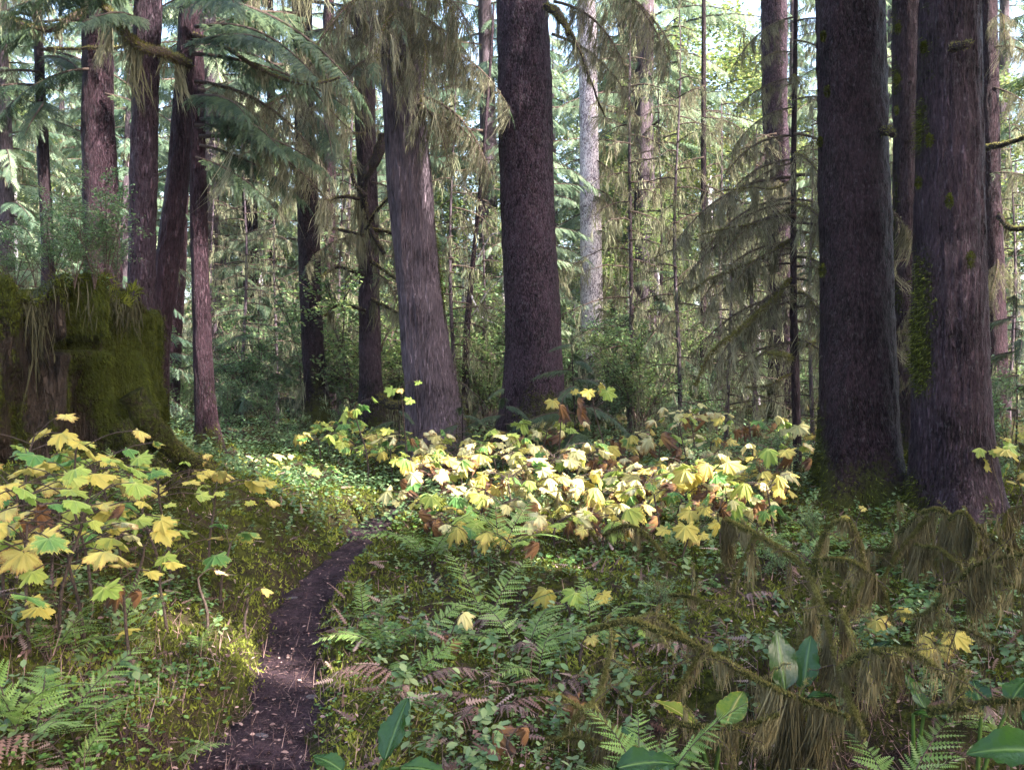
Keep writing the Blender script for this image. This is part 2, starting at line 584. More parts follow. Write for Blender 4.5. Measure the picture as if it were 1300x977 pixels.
_path = [(977, 212, 385), (940, 238, 396), (900, 280, 403), (850, 318, 406), (800, 331, 410), (760, 342, 415), (720, 376, 438), (700, 400, 451), (675, 432, 479), (657, 452, 500)]
PY, PC, PW = [1.0, 2.5], [-0.95, -1.0], [0.30, 0.30]
for py, L, R in _path:
    D = ray_D(py)
    PY.append(D)
    PC.append(((L + R) / 2 - RX) / F * D)
    PW.append((R - L) / 2 / F * D * (1.0 + 0.25 * max(0, min(1, (D - 3.5) / -1.5 + 1))))
PY += [10.6, 11.1, 11.6, 12.2]
PC += [-1.05, -0.65, -0.1, 0.8]
PW += [0.26, 0.3, 0.3, 0.25]


def path_c(y):
    return np.interp(y, PY, PC), np.interp(y, PY, PW)


def hollow(x, y):
    return np.exp(-((x - 1.7) / 1.5) ** 2 - ((y - 4.4) / 0.9) ** 2)


def height(x, y, detail=True):
    x = np.asarray(x, float)
    y = np.asarray(y, float)
    z = zbase(y)
    c, w = path_c(y)
    d = (c - w) - x
    env = sstep(y, 1.5, 4.5) * (1 - sstep(y, 8.6, 11.8))
    z = z + 0.78 * sstep(d, 0.0, 1.9) * env * (0.62 + 0.38 * sstep(y, 5, 8))
    z = z + 0.22 * sstep(d, 2.2, 6.0) * (1 - sstep(y, 14, 20))
    z = z + 0.14 * np.exp(-((x - 3.6) / 1.4) ** 2 - ((y - 9.9) / 1.2) ** 2)
    z = z - 0.26 * hollow(x, y)
    on = (1 - sstep(np.abs(x - c) / np.maximum(w, 0.05), 0.9, 1.5)) * (1 - sstep(y, 11.4, 12.2))
    z = z - 0.12 * on
    if detail:
        P = np.stack([x, y, x * 0], -1).reshape(-1, 3)
        n = (fbm(P * 1.1, 3, 3) * 0.13 + np.maximum(0, fbm(P * 2.6, 3, 9)) * 0.16 + fbm(P * 8, 2, 21) * 0.035).reshape(x.shape)
        far = 1 + 2.5 * sstep(y, 25, 90)
        z = z + n * (1 - 0.88 * on) * far
        z = z + on * (fbm(P * 3.3, 3, 5).reshape(x.shape)) * 0.025
    return z


def hpt(x, y):
    return float(height(np.array([x]), np.array([y]))[0])


def nonuni(lo, hi, step, far_lo, far_hi, k=1.22):
    a = list(np.arange(lo, hi + 1e-6, step))
    s, x = step, hi
    while x < far_hi:
        s *= k
        x += s
        a.append(x)
    s, x, b = step, lo, []
    while x > far_lo:
        s *= k
        x -= s
        b.append(x)
    return np.array(b[::-1] + a)


gx = nonuni(-6.0, 7.0, 0.065, -420, 420)
gy = nonuni(2.2, 14.5, 0.065, -120, 520, 1.12)
X, Y = np.meshgrid(gx, gy)
Z = height(X, Y)
nx, ny = len(gx), len(gy)
i, j = np.meshgrid(np.arange(ny - 1), np.arange(nx - 1), indexing='ij')
Q = np.stack([i * nx + j, i * nx + j + 1, (i + 1) * nx + j + 1, (i + 1) * nx + j], -1).reshape(-1, 4)
g = Geo()
g.add(np.stack([X, Y, Z], -1).reshape(-1, 3), Q)
m, nt, p, out = new_mat("forest_floor")
oc = objcoord(nt)
n1 = noise(nt, 2.2, 5, oc, 0.65)
n2 = noise(nt, 18, 4, oc, 0.7)
n3 = noise(nt, 90, 3, oc, 0.7)
brown = ramp(nt, n3, [(0.35, (0.008, 0.005, 0.004)), (0.7, (0.065, 0.040, 0.033))])
green = ramp(nt, n2, [(0.35, (0.010, 0.011, 0.003)), (0.7, (0.065, 0.069, 0.015))])
mk = ramp(nt, mathn(nt, 'ADD', mathn(nt, 'MULTIPLY', n1, 0.7), mathn(nt, 'MULTIPLY', n2, 0.3)), [(0.40, (0, 0, 0)), (0.55, (1, 1, 1))])
nt.links.new(mixc(nt, mk, brown, green), p.inputs["Base Color"])
p.inputs["Roughness"].default_value = 0.9
p.inputs["Specular IOR Level"].default_value = 0.03
b = N(nt, "ShaderNodeBump")
b.inputs["Strength"].default_value = 0.9
b.inputs["Distance"].default_value = 0.03
nt.links.new(mathn(nt, 'ADD', n2, mathn(nt, 'MULTIPLY', n3, 0.5)), b.inputs["Height"])
nt.links.new(b.outputs[0], p.inputs["Normal"])
g.build("forest_floor", m, smooth=True, kind="structure")

# the trodden path: a strip that dips under the moss at its ragged edges
pyy = np.arange(1.6, 12.0, 0.05)
s = np.linspace(-1.35, 1.35, 21)
c, w = path_c(pyy)
PX = c[:, None] + w[:, None] * s[None, :]
PYY = np.broadcast_to(pyy[:, None], PX.shape)
flat = np.stack([PX, PYY, PX * 0], -1).reshape(-1, 3)
edge = np.abs(s)[None, :] + 0.42 * fbm(flat * 5.5, 4, 31).reshape(PX.shape)
PZ = height(PX, PYY) + 0.022 - 0.07 * sstep(edge, 0.75, 1.2) + 0.012 * fbm(flat * 16, 3, 8).reshape(PX.shape)
nx, ny = len(s), len(pyy)
i, j = np.meshgrid(np.arange(ny - 1), np.arange(nx - 1), indexing='ij')
Q = np.stack([i * nx + j, i * nx + j + 1, (i + 1) * nx + j + 1, (i + 1) * nx + j], -1).reshape(-1, 4)
g = Geo()
g.add(np.stack([PX, PYY, PZ], -1).reshape(-1, 3), Q)
m, nt, p, out = new_mat("trodden_earth")
oc = objcoord(nt)
n1 = noise(nt, 5, 5, oc, 0.6)
n2 = noise(nt, 55, 4, objcoord(nt, (1, 0.6, 1)), 0.75)
c1 = ramp(nt, mathn(nt, 'ADD', mathn(nt, 'MULTIPLY', n1, 0.55), mathn(nt, 'MULTIPLY', n2, 0.45)), [(0.36, (0.007, 0.004, 0.0055)), (0.5, (0.028, 0.016, 0.020)), (0.66, (0.075, 0.044, 0.050))])
nt.links.new(c1, p.inputs["Base Color"])
p.inputs["Roughness"].default_value = 0.8
p.inputs["Specular IOR Level"].default_value = 0.1
b = N(nt, "ShaderNodeBump")
b.inputs["Strength"].default_value = 1.0
b.inputs["Distance"].default_value = 0.03
nt.links.new(mathn(nt, 'ADD', n2, n1), b.inputs["Height"])
nt.links.new(b.outputs[0], p.inputs["Normal"])
g.build("path", m, smooth=True, kind="structure")


# ------------------------------------------------------------------ things
def thing(name, label, cat, loc, group=None, rz=0.0):
    o = bpy.data.objects.new(name, None)
    o.empty_display_size = 0.1
    o.location = loc
    o.rotation_euler = (0, 0, rz)
    o["label"] = label
    o["category"] = cat
    if group:
        o["group"] = group
    col.objects.link(o)
    return o


def child(name, me, parent, loc=(0, 0, 0), rot=(0, 0, 0), sc=1.0, label=None, kind=None):
    o = bpy.data.objects.new(name, me)
    o.parent = parent
    o.location = loc
    o.rotation_euler = rot
    o.scale = (sc, sc, sc) if isinstance(sc, (int, float)) else sc
    if label:
        o["label"] = label
    if kind:
        o["kind"] = kind
    col.objects.link(o)
    return o


# ---- shared boughs --------------------------------------------------------------
def spray_template(r, n=16, tm=F_HI):
    g = Geo()
    P = np.array([(0, t, -0.18 * t * t) for t in np.linspace(0, 1, 8)])
    twigs(g, P, n, lambda t: 0.42 * (1 - 0.75 * t), tm, r, ang=58, hang=0.12, t0=0.05, t1=0.97, tint=(0.3, 0.7))
    M = frames(np.array([[0, 1, -0.3]]), (0, 0, 1)) * 0.35
    g.scatter(tm, M, np.array([[0, 0.8, -0.12]]), 0, 0.5)
    return g.template()


SPRAY = [spray_template(np.random.default_rng(s)) for s in (1, 2)]
SPRAY_M = [spray_template(np.random.default_rng(s), 11, F_MID) for s in (3, 4)]


def bough_mesh(name, seed, L, droop, rise, n, slen, moss=0.0, tmpl=None, mats=None, hang=0.3, tint=(0.15, 0.85), beard=(0.05, 0.3), beard_n=0):
    """a conifer bough along +X"""
    r = np.random.default_rng(seed)
    g = Geo()
    t = np.linspace(0, 1, 14)
    P = np.stack([L * t * (1 - 0.12 * droop * t), 0.06 * L * np.sin(t * 3 + seed), L * (rise * t - droop * t * t)], 1)
    v, f = tube_geo(P, 0.012 * L * (1 - t) ** 0.8 + 0.003, 5)
    g.add(v, f, 1, 0.5)
    k = 0
    for tm in (tmpl or SPRAY):
        if n:
            twigs(g, P, n // 2, lambda x: slen * (1 - 0.6 * x) * min(1, 0.4 + 2.5 * x), tm, r, 0, 52, hang, 0.08 + 0.02 * k, 1.0, tint)
        k += 1
    if n:
        p, d = along(P, np.array([0.985]))
        g.scatter(SPRAY[0], frames(d, (0, 0, 1)) * slen * 0.5, p, 0, 0.5)
    if beard_n:
        # pendulous side twigs with moss
        nb = int(16 * L)
        tt = np.linspace(0.1, 0.98, nb)
        pp, dd = along(P, tt)
        for q in range(nb):
            sd = np.cross(dd[q], (0, 0, 1)) * (1 if q % 2 else -1)
            l = slen * r.uniform(0.5, 1.2) * (1 - 0.55 * tt[q])
            tw = np.linspace(0, 1, 6)[:, None]
            TP = pp[q] + (dd[q] * 0.75 + sd * 0.7) * l * tw + np.array([0, 0, -1.0]) * l * tw ** 2 * r.uniform(0.3, 0.9)
            v, f = tube_geo(TP, 0.0035, 3, False)
            g.add(v, f, 1, 0.5)
            drape(g, TP, int(beard_n * l), beard[0], beard[1], 0.0026, r, 2, seed=seed + q, jit=0.012, clump=5)
            fuzz(g, TP, 0.004, int(90 * l), 0.016, 0.003, r, 2)
        drape(g, P, int(beard_n * L), beard[0], beard[1], 0.0038, r, 2, seed=seed + 77, jit=0.02)
        fuzz(g, P, 0.015, int(200 * L), 0.025, 0.004, r, 3)
    return g.mesh(name, mats or [MAT['needle'], MAT['twig'], MAT['beard'], MAT['moss_top']])


BOUGH = [bough_mesh("hemlock_bough", 31 + k, 1.7, 0.30 + 0.08 * k, 0.12, 64, 0.58, hang=0.34) for k in range(3)]
BOUGH_BEARD = [bough_mesh("bearded_bough", 51 + k, 1.8, 0.55, 0.05 + 0.1 * k, 6 if k % 2 else 0, 0.60, tmpl=SPRAY_M, beard_n=200, beard=(0.03, 0.36), hang=0.6) for k in range(4)]
BOUGH_BARE = [bough_mesh("mossy_bough", 71 + k, 1.3, 0.45, 0.12, 0, 0.42, beard_n=170, beard=(0.02, 0.24)) for k in range(3)]


def put_bough(parent, pool, px, py, D, az, L=1.0, tilt=0.0, roll=0.0, name="bough", sub=0):
    """a bough that leaves the stem at the photo point (px, py) at depth D"""
    w = pxw(px, py, D)
    me = pool[random.randrange(len(pool))]
    return child(name, me, parent, Vector(w) - parent.location, (roll, tilt, math.radians(az)), L)


# ---- trunks ---------------------------------------------------------------------
def trunk(parent, prof, D, mat, style, seed, k=40, dz=0.05, top=17.0, moss_side=None, moss_base=1.0, moss_all=0.0, amp=1.0, fuzz_n=0, name="trunk", knots=0):
    r = np.random.default_rng(seed)
    gz = parent.location.z
    pts = sorted([(CAMZ - (py - RY) / F * D, ((L + R) / 2 - RX) / F * D, (R - L) / 2 / F * D) for py, L, R in prof])
    zs, xs, rs = map(np.array, zip(*pts))
    lean = (xs[-1] - xs[0]) / max(zs[-1] - zs[0], 0.1)
    if top > zs[-1]:
        ex = top - zs[-1]
        zs = np.append(zs, [zs[-1] + ex * 0.5, top])
        xs = np.append(xs, [xs[-1] + lean * ex * 0.4, xs[-1] + lean * ex * 0.7])
        rs = np.append(rs, [rs[-1] * 0.8, rs[-1] * 0.45])
    vis = CAMZ + 0.40 * D + 0.2
    z = np.concatenate([np.arange(gz - 0.25, min(vis, top), dz), np.linspace(vis + 0.4, top, 6) if top > vis + 1 else []])
    ker = lambda a: np.interp(z, zs, a)
    x = sum(np.interp(z + o, zs, xs) for o in (-0.3, -0.15, 0, 0.15, 0.3)) / 5
    rr = sum(np.interp(z + o, zs, rs) for o in (-0.25, -0.1, 0, 0.1, 0.25)) / 5
    th = np.arange(k) / k * 2 * np.pi
    Z, TH = np.meshgrid(z, th, indexing='ij')
    R0 = rr[:, None] * np.ones_like(TH)
    hh = np.maximum(Z - gz, 0)
    ph = r.uniform(0, 6.28, 4)
    R0 = R0 * (1 + np.exp(-hh / 0.32) * (0.13 + 0.17 * np.cos(5 * TH + ph[0]) + 0.10 * np.cos(3 * TH + ph[1])) + 0.02 * np.cos(2 * TH + ph[2] + Z * 0.5))
    C = np.stack([np.cos(TH) * R0, np.sin(TH) * R0, Z], -1).reshape(-1, 3) + seed * 3.7
    if style == 'cedar':
        d = 0.020 * (1 - np.abs(fbm(C * (11, 11, 0.9), 3, seed)) * 3) + 0.012 * fbm(C * (26, 26, 3), 2, seed + 5)
    elif style == 'scale':
        d = 0.020 * fbm(C * (22, 22, 8), 3, seed) + 0.012 * fbm(C * (4, 4, 1.5), 2, seed + 3)
    else:
        d = -0.014 * np.exp(-(fbm(C * (15, 15, 1.2), 2, seed) / 0.10) ** 2) + 0.009 * fbm(C * (26, 26, 9), 3, seed + 5) + 0.006 * vnoise(C * (40, 40, 7), seed + 6)
    d = d + (0.03 if style != 'furrow' else 0.018) * fbm(C * (2.2, 2.2, 0.8), 2, seed + 9)
    R1 = R0 + (d.reshape(R0.shape)) * amp
    V = np.stack([x[:, None] + np.cos(TH) * R1, D + np.sin(TH) * R1, Z], -1).reshape(-1, 3)
    i, j = np.meshgrid(np.arange(len(z) - 1), np.arange(k), indexing='ij')
    Q = np.stack([i * k + j, i * k + (j + 1) % k, (i + 1) * k + (j + 1) % k, (i + 1) * k + j], -1).reshape(-1, 4)
    mo = 0.75 * np.exp(-hh / 0.7) * moss_base + moss_all
    if moss_side is not None:
        for a, wdt, amt in moss_side:
            dd = np.abs((TH - math.radians(a) + np.pi) % (2 * np.pi) - np.pi)
            mo = mo + amt * np.exp(-(dd / math.radians(wdt)) ** 2)
    mo = mo + 0.50 * fbm(C * (3, 3, 1.4), 3, seed + 40).reshape(mo.shape)
    g = Geo()
    g.add(V, Q, 0, 0.5, mo.ravel())
    o = g.build(name, MAT[mat], parent, smooth=True)
    if fuzz_n:
        # cushions and threads of moss standing off the bark
        ok = np.nonzero((mo.ravel() > 0.42) & (Z.ravel() < vis))[0]
        if len(ok):
            wgt = np.clip(mo.ravel()[ok] - 0.35, 0.02, 1)
            idx = r.choice(ok, fuzz_n, p=wgt / wgt.sum())
            nrm = np.stack([np.cos(TH.ravel()[idx]), np.sin(TH.ravel()[idx]), np.zeros(fuzz_n)], 1)
            fg = Geo()
            dirs = nrm + np.array([0, 0, -0.7]) + r.normal(0, 0.45, (fuzz_n, 3))
            l = r.uniform(0.015, 0.05, fuzz_n) * (1 + 0.6 * np.clip(mo.ravel()[idx], 0, 1))
            M = frames(dirs, nrm) * np.stack([np.full(fuzz_n, 0.005), l, l], 1)[:, None, :]
            fg.scatter(SPIKE, M, V[idx] + r.normal(0, 0.02, (fuzz_n, 3)), 0, r.uniform(0, 0.9, fuzz_n))
            fg.build("trunk_moss", MAT['moss'], parent, kind="stuff")
    return o


def limb(parent, pts, r0, r1, mat='twig', fz=0, fl=0.025, dr=0, dl=(0.04, 0.2), seed=1, name="limb", moss=0.4, k=6, n=None, beardw=0.005, tint=(0.1, 0.9), hair='beard'):
    """a limb through photo points (px, py, D), furred and hung with moss"""
    r = np.random.default_rng(seed)
    W = np.array([pxw(*q) for q in pts])
    P = resample(W, n or max(14, len(pts) * 6))
    L = np.linalg.norm(np.diff(P, axis=0), axis=1).sum()
    P = P + 0.012 * np.stack([vnoise(P * 6 + a * 9.1, seed) for a in range(3)], 1)
    rad = np.linspace(r0, r1, len(P)) * (1 + 0.25 * vnoise(P * 9, seed + 3))
    g = Geo()
    v, f = tube_geo(P, rad, k)
    g.add(v, f, 0, 0.5, moss)
    o = g.build(name, MAT[mat], parent, smooth=True)
    if fz or dr:
        fg = Geo()
        if fz:
            fuzz(fg, P, rad, int(fz * L), fl, 0.0045, r, 0, 0.8)
        if dr:
            drape(fg, P, int(dr * L), dl[0], dl[1], beardw, r, 1, seed=seed, jit=0.014, tint=tint)
        mo = bpy.data.objects.new("moss", fg.mesh("moss", [MAT['moss_top'], MAT[hair]], np.array(parent.location)))
        mo.parent = o
        mo["kind"] = "stuff"
        col.objects.link(mo)
    return o


def tree(label, px, D, group=None, cat="tree", name="conifer_tree", dz=0.0):
    x = (px - RX) / F * D
    return thing(name, label, cat, (x, D, hpt(x, D) + dz), group)


ORD = ["first", "second", "third", "fourth", "fifth", "sixth", "seventh", "eighth", "ninth", "tenth", "eleventh", "twelfth", "thirteenth", "fourteenth", "fifteenth", "sixteenth", "seventeenth", "eighteenth", "nineteenth", "twentieth"]
TG = "tree trunks standing in the forest"
# big central spruce
T12 = tree("thick straight dark scaly trunk rising dead centre above the yellow thicket", 678, 13.5, name="spruce_tree")
trunk(T12, [(0, 632, 697), (150, 634, 701), (300, 637, 706), (450, 640, 714), (520, 634, 720), (570, 622, 732)], 13.5, 'spruce', 'scale', 12, 96, 0.03, moss_base=1.0, fuzz_n=2200, moss_side=[(-60, 30, 0.10)])
# cedar
T11 = tree("pale grey fibrous cedar trunk leaning left, moss down its sunny edge", 545, 13.2, name="cedar_tree")
trunk(T11, [(-60, 474, 512), (0, 480, 522), (100, 486, 535), (200, 491, 543), (300, 499, 552), (400, 508, 563), (470, 514, 575), (530, 519, 590), (575, 516, 602)], 13.2, 'cedar', 'cedar', 11, 110, 0.03, moss_side=[(-2, 26, 0.5)], moss_base=0.6, fuzz_n=2500)
# right pair
T17 = tree("massive dark trunk on the right with rough scaly bark, left of the mossy trunk", 1090, 10.0, name="spruce_tree")
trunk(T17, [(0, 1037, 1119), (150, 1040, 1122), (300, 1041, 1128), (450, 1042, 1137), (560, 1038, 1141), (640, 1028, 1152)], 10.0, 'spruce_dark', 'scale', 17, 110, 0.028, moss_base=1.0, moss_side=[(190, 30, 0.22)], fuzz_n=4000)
T19 = tree("knotty furrowed trunk at far right, its left side coated in moss", 1208, 9.4, name="spruce_tree")
trunk(T19, [(0, 1169, 1244), (150, 1166, 1247), (300, 1162, 1249), (430, 1160, 1252), (520, 1160, 1255), (600, 1157, 1260), (675, 1148, 1272)], 9.4, 'hemlock', 'furrow', 19, 120, 0.026, moss_base=0.6, moss_side=[(200, 40, 0.36)], fuzz_n=4500, amp=1.0)
T18 = tree("mossy trunk half hidden between the two massive right-hand trunks", 1150, 13.0)
trunk(T18, [(0, 1133, 1167), (150, 1133, 1167), (400, 1132, 1170), (600, 1128, 1176)], 13.0, 'hemlock', 'furrow', 18, 40, 0.05, moss_side=[(200, 40, 0.5)], moss_base=0.6, fuzz_n=1500)
T20 = tree("reddish trunk behind the furrowed mossy trunk, at the photo's right edge", 1262, 16.0)
trunk(T20, [(0, 1243, 1266), (200, 1244, 1269), (440, 1247, 1277), (540, 1246, 1279)], 16.0, 'red', 'furrow', 20, 32, 0.06)
T14 = tree("straight dark trunk standing behind the bearded sapling", 986, 18.0)
trunk(T14, [(0, 966, 998), (150, 969, 1000), (300, 974, 1005), (450, 976, 1008), (540, 974, 1011)], 18.0, 'spruce', 'scale', 14, 36, 0.06, fuzz_n=300)
T15 = tree("thin straight pole tree right of the pale trunk", 893, 17.0, name="young_tree")
trunk(T15, [(0, 891, 896), (280, 889, 897), (560, 888, 898)], 17.0, 'dark', 'furrow', 15, 12, 0.2, top=11, amp=0.2, moss_all=0.2)
T13 = tree("whitish sunlit trunk standing behind the central spruce on its right", 752, 20.0, name="hemlock_tree")
trunk(T13, [(0, 733, 756), (100, 735, 758), (300, 736, 764), (480, 738, 768), (540, 736, 770)], 20.0, 'pale', 'scale', 13, 32, 0.06, fuzz_n=300, moss_all=-0.1)
T10 = tree("crooked mossy tree left of the grey cedar, moss-hung limbs", 470, 15.2, name="hemlock_tree")
trunk(T10, [(0, 448, 476), (190, 452, 478), (330, 455, 482), (450, 456, 484), (560, 454, 490)], 15.2, 'hemlock', 'furrow', 10, 32, 0.05, moss_all=0.15, fuzz_n=1500)
T8 = tree("slender reddish trunk just right of the dark trunk, left half of photo", 418, 17.5, name="hemlock_tree")
trunk(T8, [(0, 411, 424), (200, 411, 425), (540, 411, 430)], 17.5, 'red', 'furrow', 8, 20, 0.08)
T7 = tree("dark straight trunk standing alone between pink slender trunk and snag", 398, 15.8)
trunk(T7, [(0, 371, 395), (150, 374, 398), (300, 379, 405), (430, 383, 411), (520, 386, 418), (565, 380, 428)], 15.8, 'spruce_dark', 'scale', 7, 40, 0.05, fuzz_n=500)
T5 = tree("bare straight trunk with sunlit pinkish lower half beside stump roots", 262, 12.2)
trunk(T5, [(0, 236, 256), (65, 238, 258), (200, 241, 260), (350, 243, 265), (480, 246, 271), (540, 248, 276), (590, 242, 288)], 12.2, 'red', 'furrow', 5, 40, 0.045, moss_base=0.7, fuzz_n=900, amp=0.7)
T6 = tree("purplish leaning trunk far behind the stump", 216, 20.0)
trunk(T6, [(0, 230, 250), (370, 214, 234), (540, 204, 226)], 20.0, 'red', 'scale', 6, 24, 0.1)
T4 = tree("rough reddish trunk slanting to the upper right from behind the stump", 200, 10.6)
trunk(T4, [(0, 228, 252), (80, 224, 247), (230, 212, 239), (330, 198, 228), (430, 190, 214), (560, 186, 214)], 10.6, 'red', 'furrow', 4, 44, 0.04, amp=0.9, fuzz_n=300)
T3 = tree("tall straight reddish-grey trunk rising right behind the mossy stump", 184, 10.0, name="hemlock_tree")
trunk(T3, [(0, 171, 205), (150, 168, 200), (300, 165, 197), (400, 163, 198), (500, 170, 205), (600, 172, 212)], 10.0, 'hemlock', 'furrow', 3, 56, 0.04, fuzz_n=500)
T2 = tree("dark red-brown trunk behind the stump's middle, shrub leaves across it", 126, 12.5)
trunk(T2, [(0, 104, 141), (150, 106, 144), (280, 109, 150), (400, 110, 156), (560, 106, 162)], 12.5, 'red', 'scale', 2, 44, 0.05, fuzz_n=300)
T1 = tree("thin black trunk furthest left above the stump", 55, 13.5)
trunk(T1, [(0, 40, 52), (150, 46, 60), (300, 52, 68), (560, 56, 76)], 13.5, 'dark', 'furrow', 1, 20, 0.08)
T9 = tree("dim distant trunk with a broken side stub, left of the dark lone trunk", 320, 25.0)
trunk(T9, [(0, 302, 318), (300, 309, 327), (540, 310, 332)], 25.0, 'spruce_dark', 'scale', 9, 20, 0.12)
limb(T9, [(327, 345, 25), (337, 338, 25), (342, 330, 25)], 0.08, 0.05, seed=90, name="stub")
T9b = tree("narrow distant trunk beside the dim trunk with the stub", 345, 26.0)
trunk(T9b, [(0, 338, 348), (330, 341, 350), (540, 340, 354)], 26.0, 'dark', 'scale', 29, 16, 0.15)
TA = tree("slim pale bare alder stem between the cedar and the central spruce", 598, 16.5, name="alder_sapling")
trunk(TA, [(60, 622, 626), (200, 611, 616), (420, 588, 596), (560, 584, 596)], 16.5, 'hemlock', 'scale', 30, 10, 0.15, top=8, amp=0.25, moss_all=0.1)
for q, pts in enumerate([[(600, 400, 16.5), (618, 372, 16.3), (640, 350, 16.2)], [(606, 330, 16.5), (622, 300, 16.4), (634, 296, 16.3)], [(597, 372, 16.5), (612, 402, 16.2), (632, 412, 16.1)]]):
    limb(TA, pts, 0.014, 0.006, 'pale', seed=300 + q, moss=0.0)

# ---- stump ----------------------------------------------------------------------
SX, SY, SR = -4.42, 8.7, 1.2
gz = 0.75
ST = thing("mossy_stump", "huge moss-covered old stump with two cut notches, beside the reddish trunks", "stump", (SX, SY, gz))
k, zz = 320, np.arange(gz - 0.3, 2.62, 0.02)
th = np.arange(k) / k * 2 * np.pi
Zs, TH = np.meshgrid(zz, th, indexing='ij')
hh = np.maximum(Zs - gz, 0)
R0 = SR * (0.93 + 0.16 * np.exp(-hh / 0.45) * (0.5 + 0.5 * np.cos(5 * TH + 0.6)) + 0.06 * np.exp(-hh / 0.9))
C = np.stack([np.cos(TH) * R0, np.sin(TH) * R0, Zs], -1).reshape(-1, 3)
d = (0.13 * (1 - 3.2 * np.abs(fbm(C * (3.4, 3.4, 0.42), 3, 4))) + 0.09 * np.cos(17 * TH + 2.5 * fbm(C * (1, 1, 0.5), 2, 6).reshape(R0.shape) * 3).ravel() + 0.06 * fbm(C * (9, 9, 1.6), 3, 8) + 0.035 * fbm(C * (16, 16, 8), 2, 15)).reshape(R0.shape)
R1 = R0 + d
for (pa, pb, py) in ((40, 80, 438), (106, 146, 441)):
    zn = CAMZ - (py - RY) / F * 7.55
    a0, a1 = [-math.acos(np.clip((((q - RX) / F * 7.55) - SX) / (SR * 0.95), -1, 1)) for q in (pa, pb)]
    ang = np.where(TH > np.pi, TH - 2 * np.pi, TH)
    inn = sstep(ang, a0 - 0.03, a0 + 0.02) * (1 - sstep(ang, a1 - 0.02, a1 + 0.03))
    zrel = Zs - zn - 0.02 * np.sin(ang * 9)
    R1 = R1 - 0.26 * inn * sstep(zrel, -0.05, -0.025) * (1 - sstep(zrel, 0.025, 0.09))
    R1 = R1 + 0.05 * inn * sstep(zrel, -0.20, -0.07) * (1 - sstep(zrel, -0.06, -0.03))
# ragged rim
rim = 2.38 + 0.42 * fbm(np.stack([np.cos(th) * 5, np.sin(th) * 5, th * 0], 1), 4, 2)
Zc = np.minimum(Zs, rim[None, :])
inner = np.clip((Zs - rim[None, :]) / 0.2, 0, 1)
R1 = R1 * (1 - 0.55 * inner)
Zc = Zc - 0.10 * inner
V = np.stack([SX + np.cos(TH) * R1, SY + np.sin(TH) * R1, Zc], -1).reshape(-1, 3)
i, j = np.meshgrid(np.arange(len(zz) - 1), np.arange(k), indexing='ij')
Q = np.stack([i * k + j, i * k + (j + 1) % k, (i + 1) * k + (j + 1) % k, (i + 1) * k + j], -1).reshape(-1, 4)
xfr = np.cos(TH)
mo = 0.60 + 1.25 * fbm(C * (5, 5, 0.8), 4, 77).reshape(R0.shape) - 0.55 * np.exp(-((V[:, 0].reshape(R0.shape) + 4.75) / 0.22) ** 2) * (Zs < 1.75)
g = Geo()
g.add(V, [Q, np.array([[(len(zz) - 1) * k + a for a in range(k)]])], 0, 0.5, mo.ravel())
g.build("stump_body", MAT['stump'], ST, smooth=True)
fr = np.nonzero((np.sin(TH).ravel() < 0.35) & (mo.ravel() > 0.45))[0]
r = np.random.default_rng(44)
nf = 70000
idx = r.choice(fr, nf)
nrm = np.stack([np.cos(TH.ravel()[idx]), np.sin(TH.ravel()[idx]), np.zeros(nf)], 1)
g = Geo()
dirs = nrm * 0.8 + np.array([0, 0, -1.0]) + r.normal(0, 0.4, (nf, 3))
l = r.uniform(0.012, 0.055, nf)
M = frames(dirs, nrm) * np.stack([np.full(nf, 0.0045), l, l], 1)[:, None, :]
g.scatter(SPIKE, M, V[idx] + r.normal(0, 0.012, (nf, 3)), 0, np.clip(r.uniform(0, 0.85, nf) * 0.6 + 0.5 * (mo.ravel()[idx] - 0.6), 0, 1) * 0.78)
g.build("stump_moss", MAT['moss'], ST, kind="stuff")
rimP = np.stack([SX + np.cos(th) * SR * 0.98, SY + np.sin(th) * SR * 0.98, rim - 0.02], 1)[int(k * 0.5):]
g = Geo()
drape(g, rimP, 1500, 0.05, 0.45, 0.0035, r, 0, seed=9, jit=0.05, tint=(-0.3, 0.3))
fuzz(g, rimP, 0.05, 2500, 0.06, 0.006, r, 1, 1.0)
g.build("moss_fringe", [MAT['beard'], MAT['moss']], ST, kind="stuff")
for q, pts in enumerate([[(168, 500, 8.2), (195, 545, 8.3), (225, 575, 8.5), (262, 602, 8.8), (300, 640, 9.1)], [(150, 540, 7.9), (180, 580, 7.9), (215, 612, 8.0), (235, 650, 8.0)]]):
    limb(ST, pts, 0.12 - 0.03 * q, 0.045, 'stump', fz=4200, fl=0.028, dr=500, dl=(0.02, 0.10), seed=400 + q, name="root", moss=0.55, k=12)

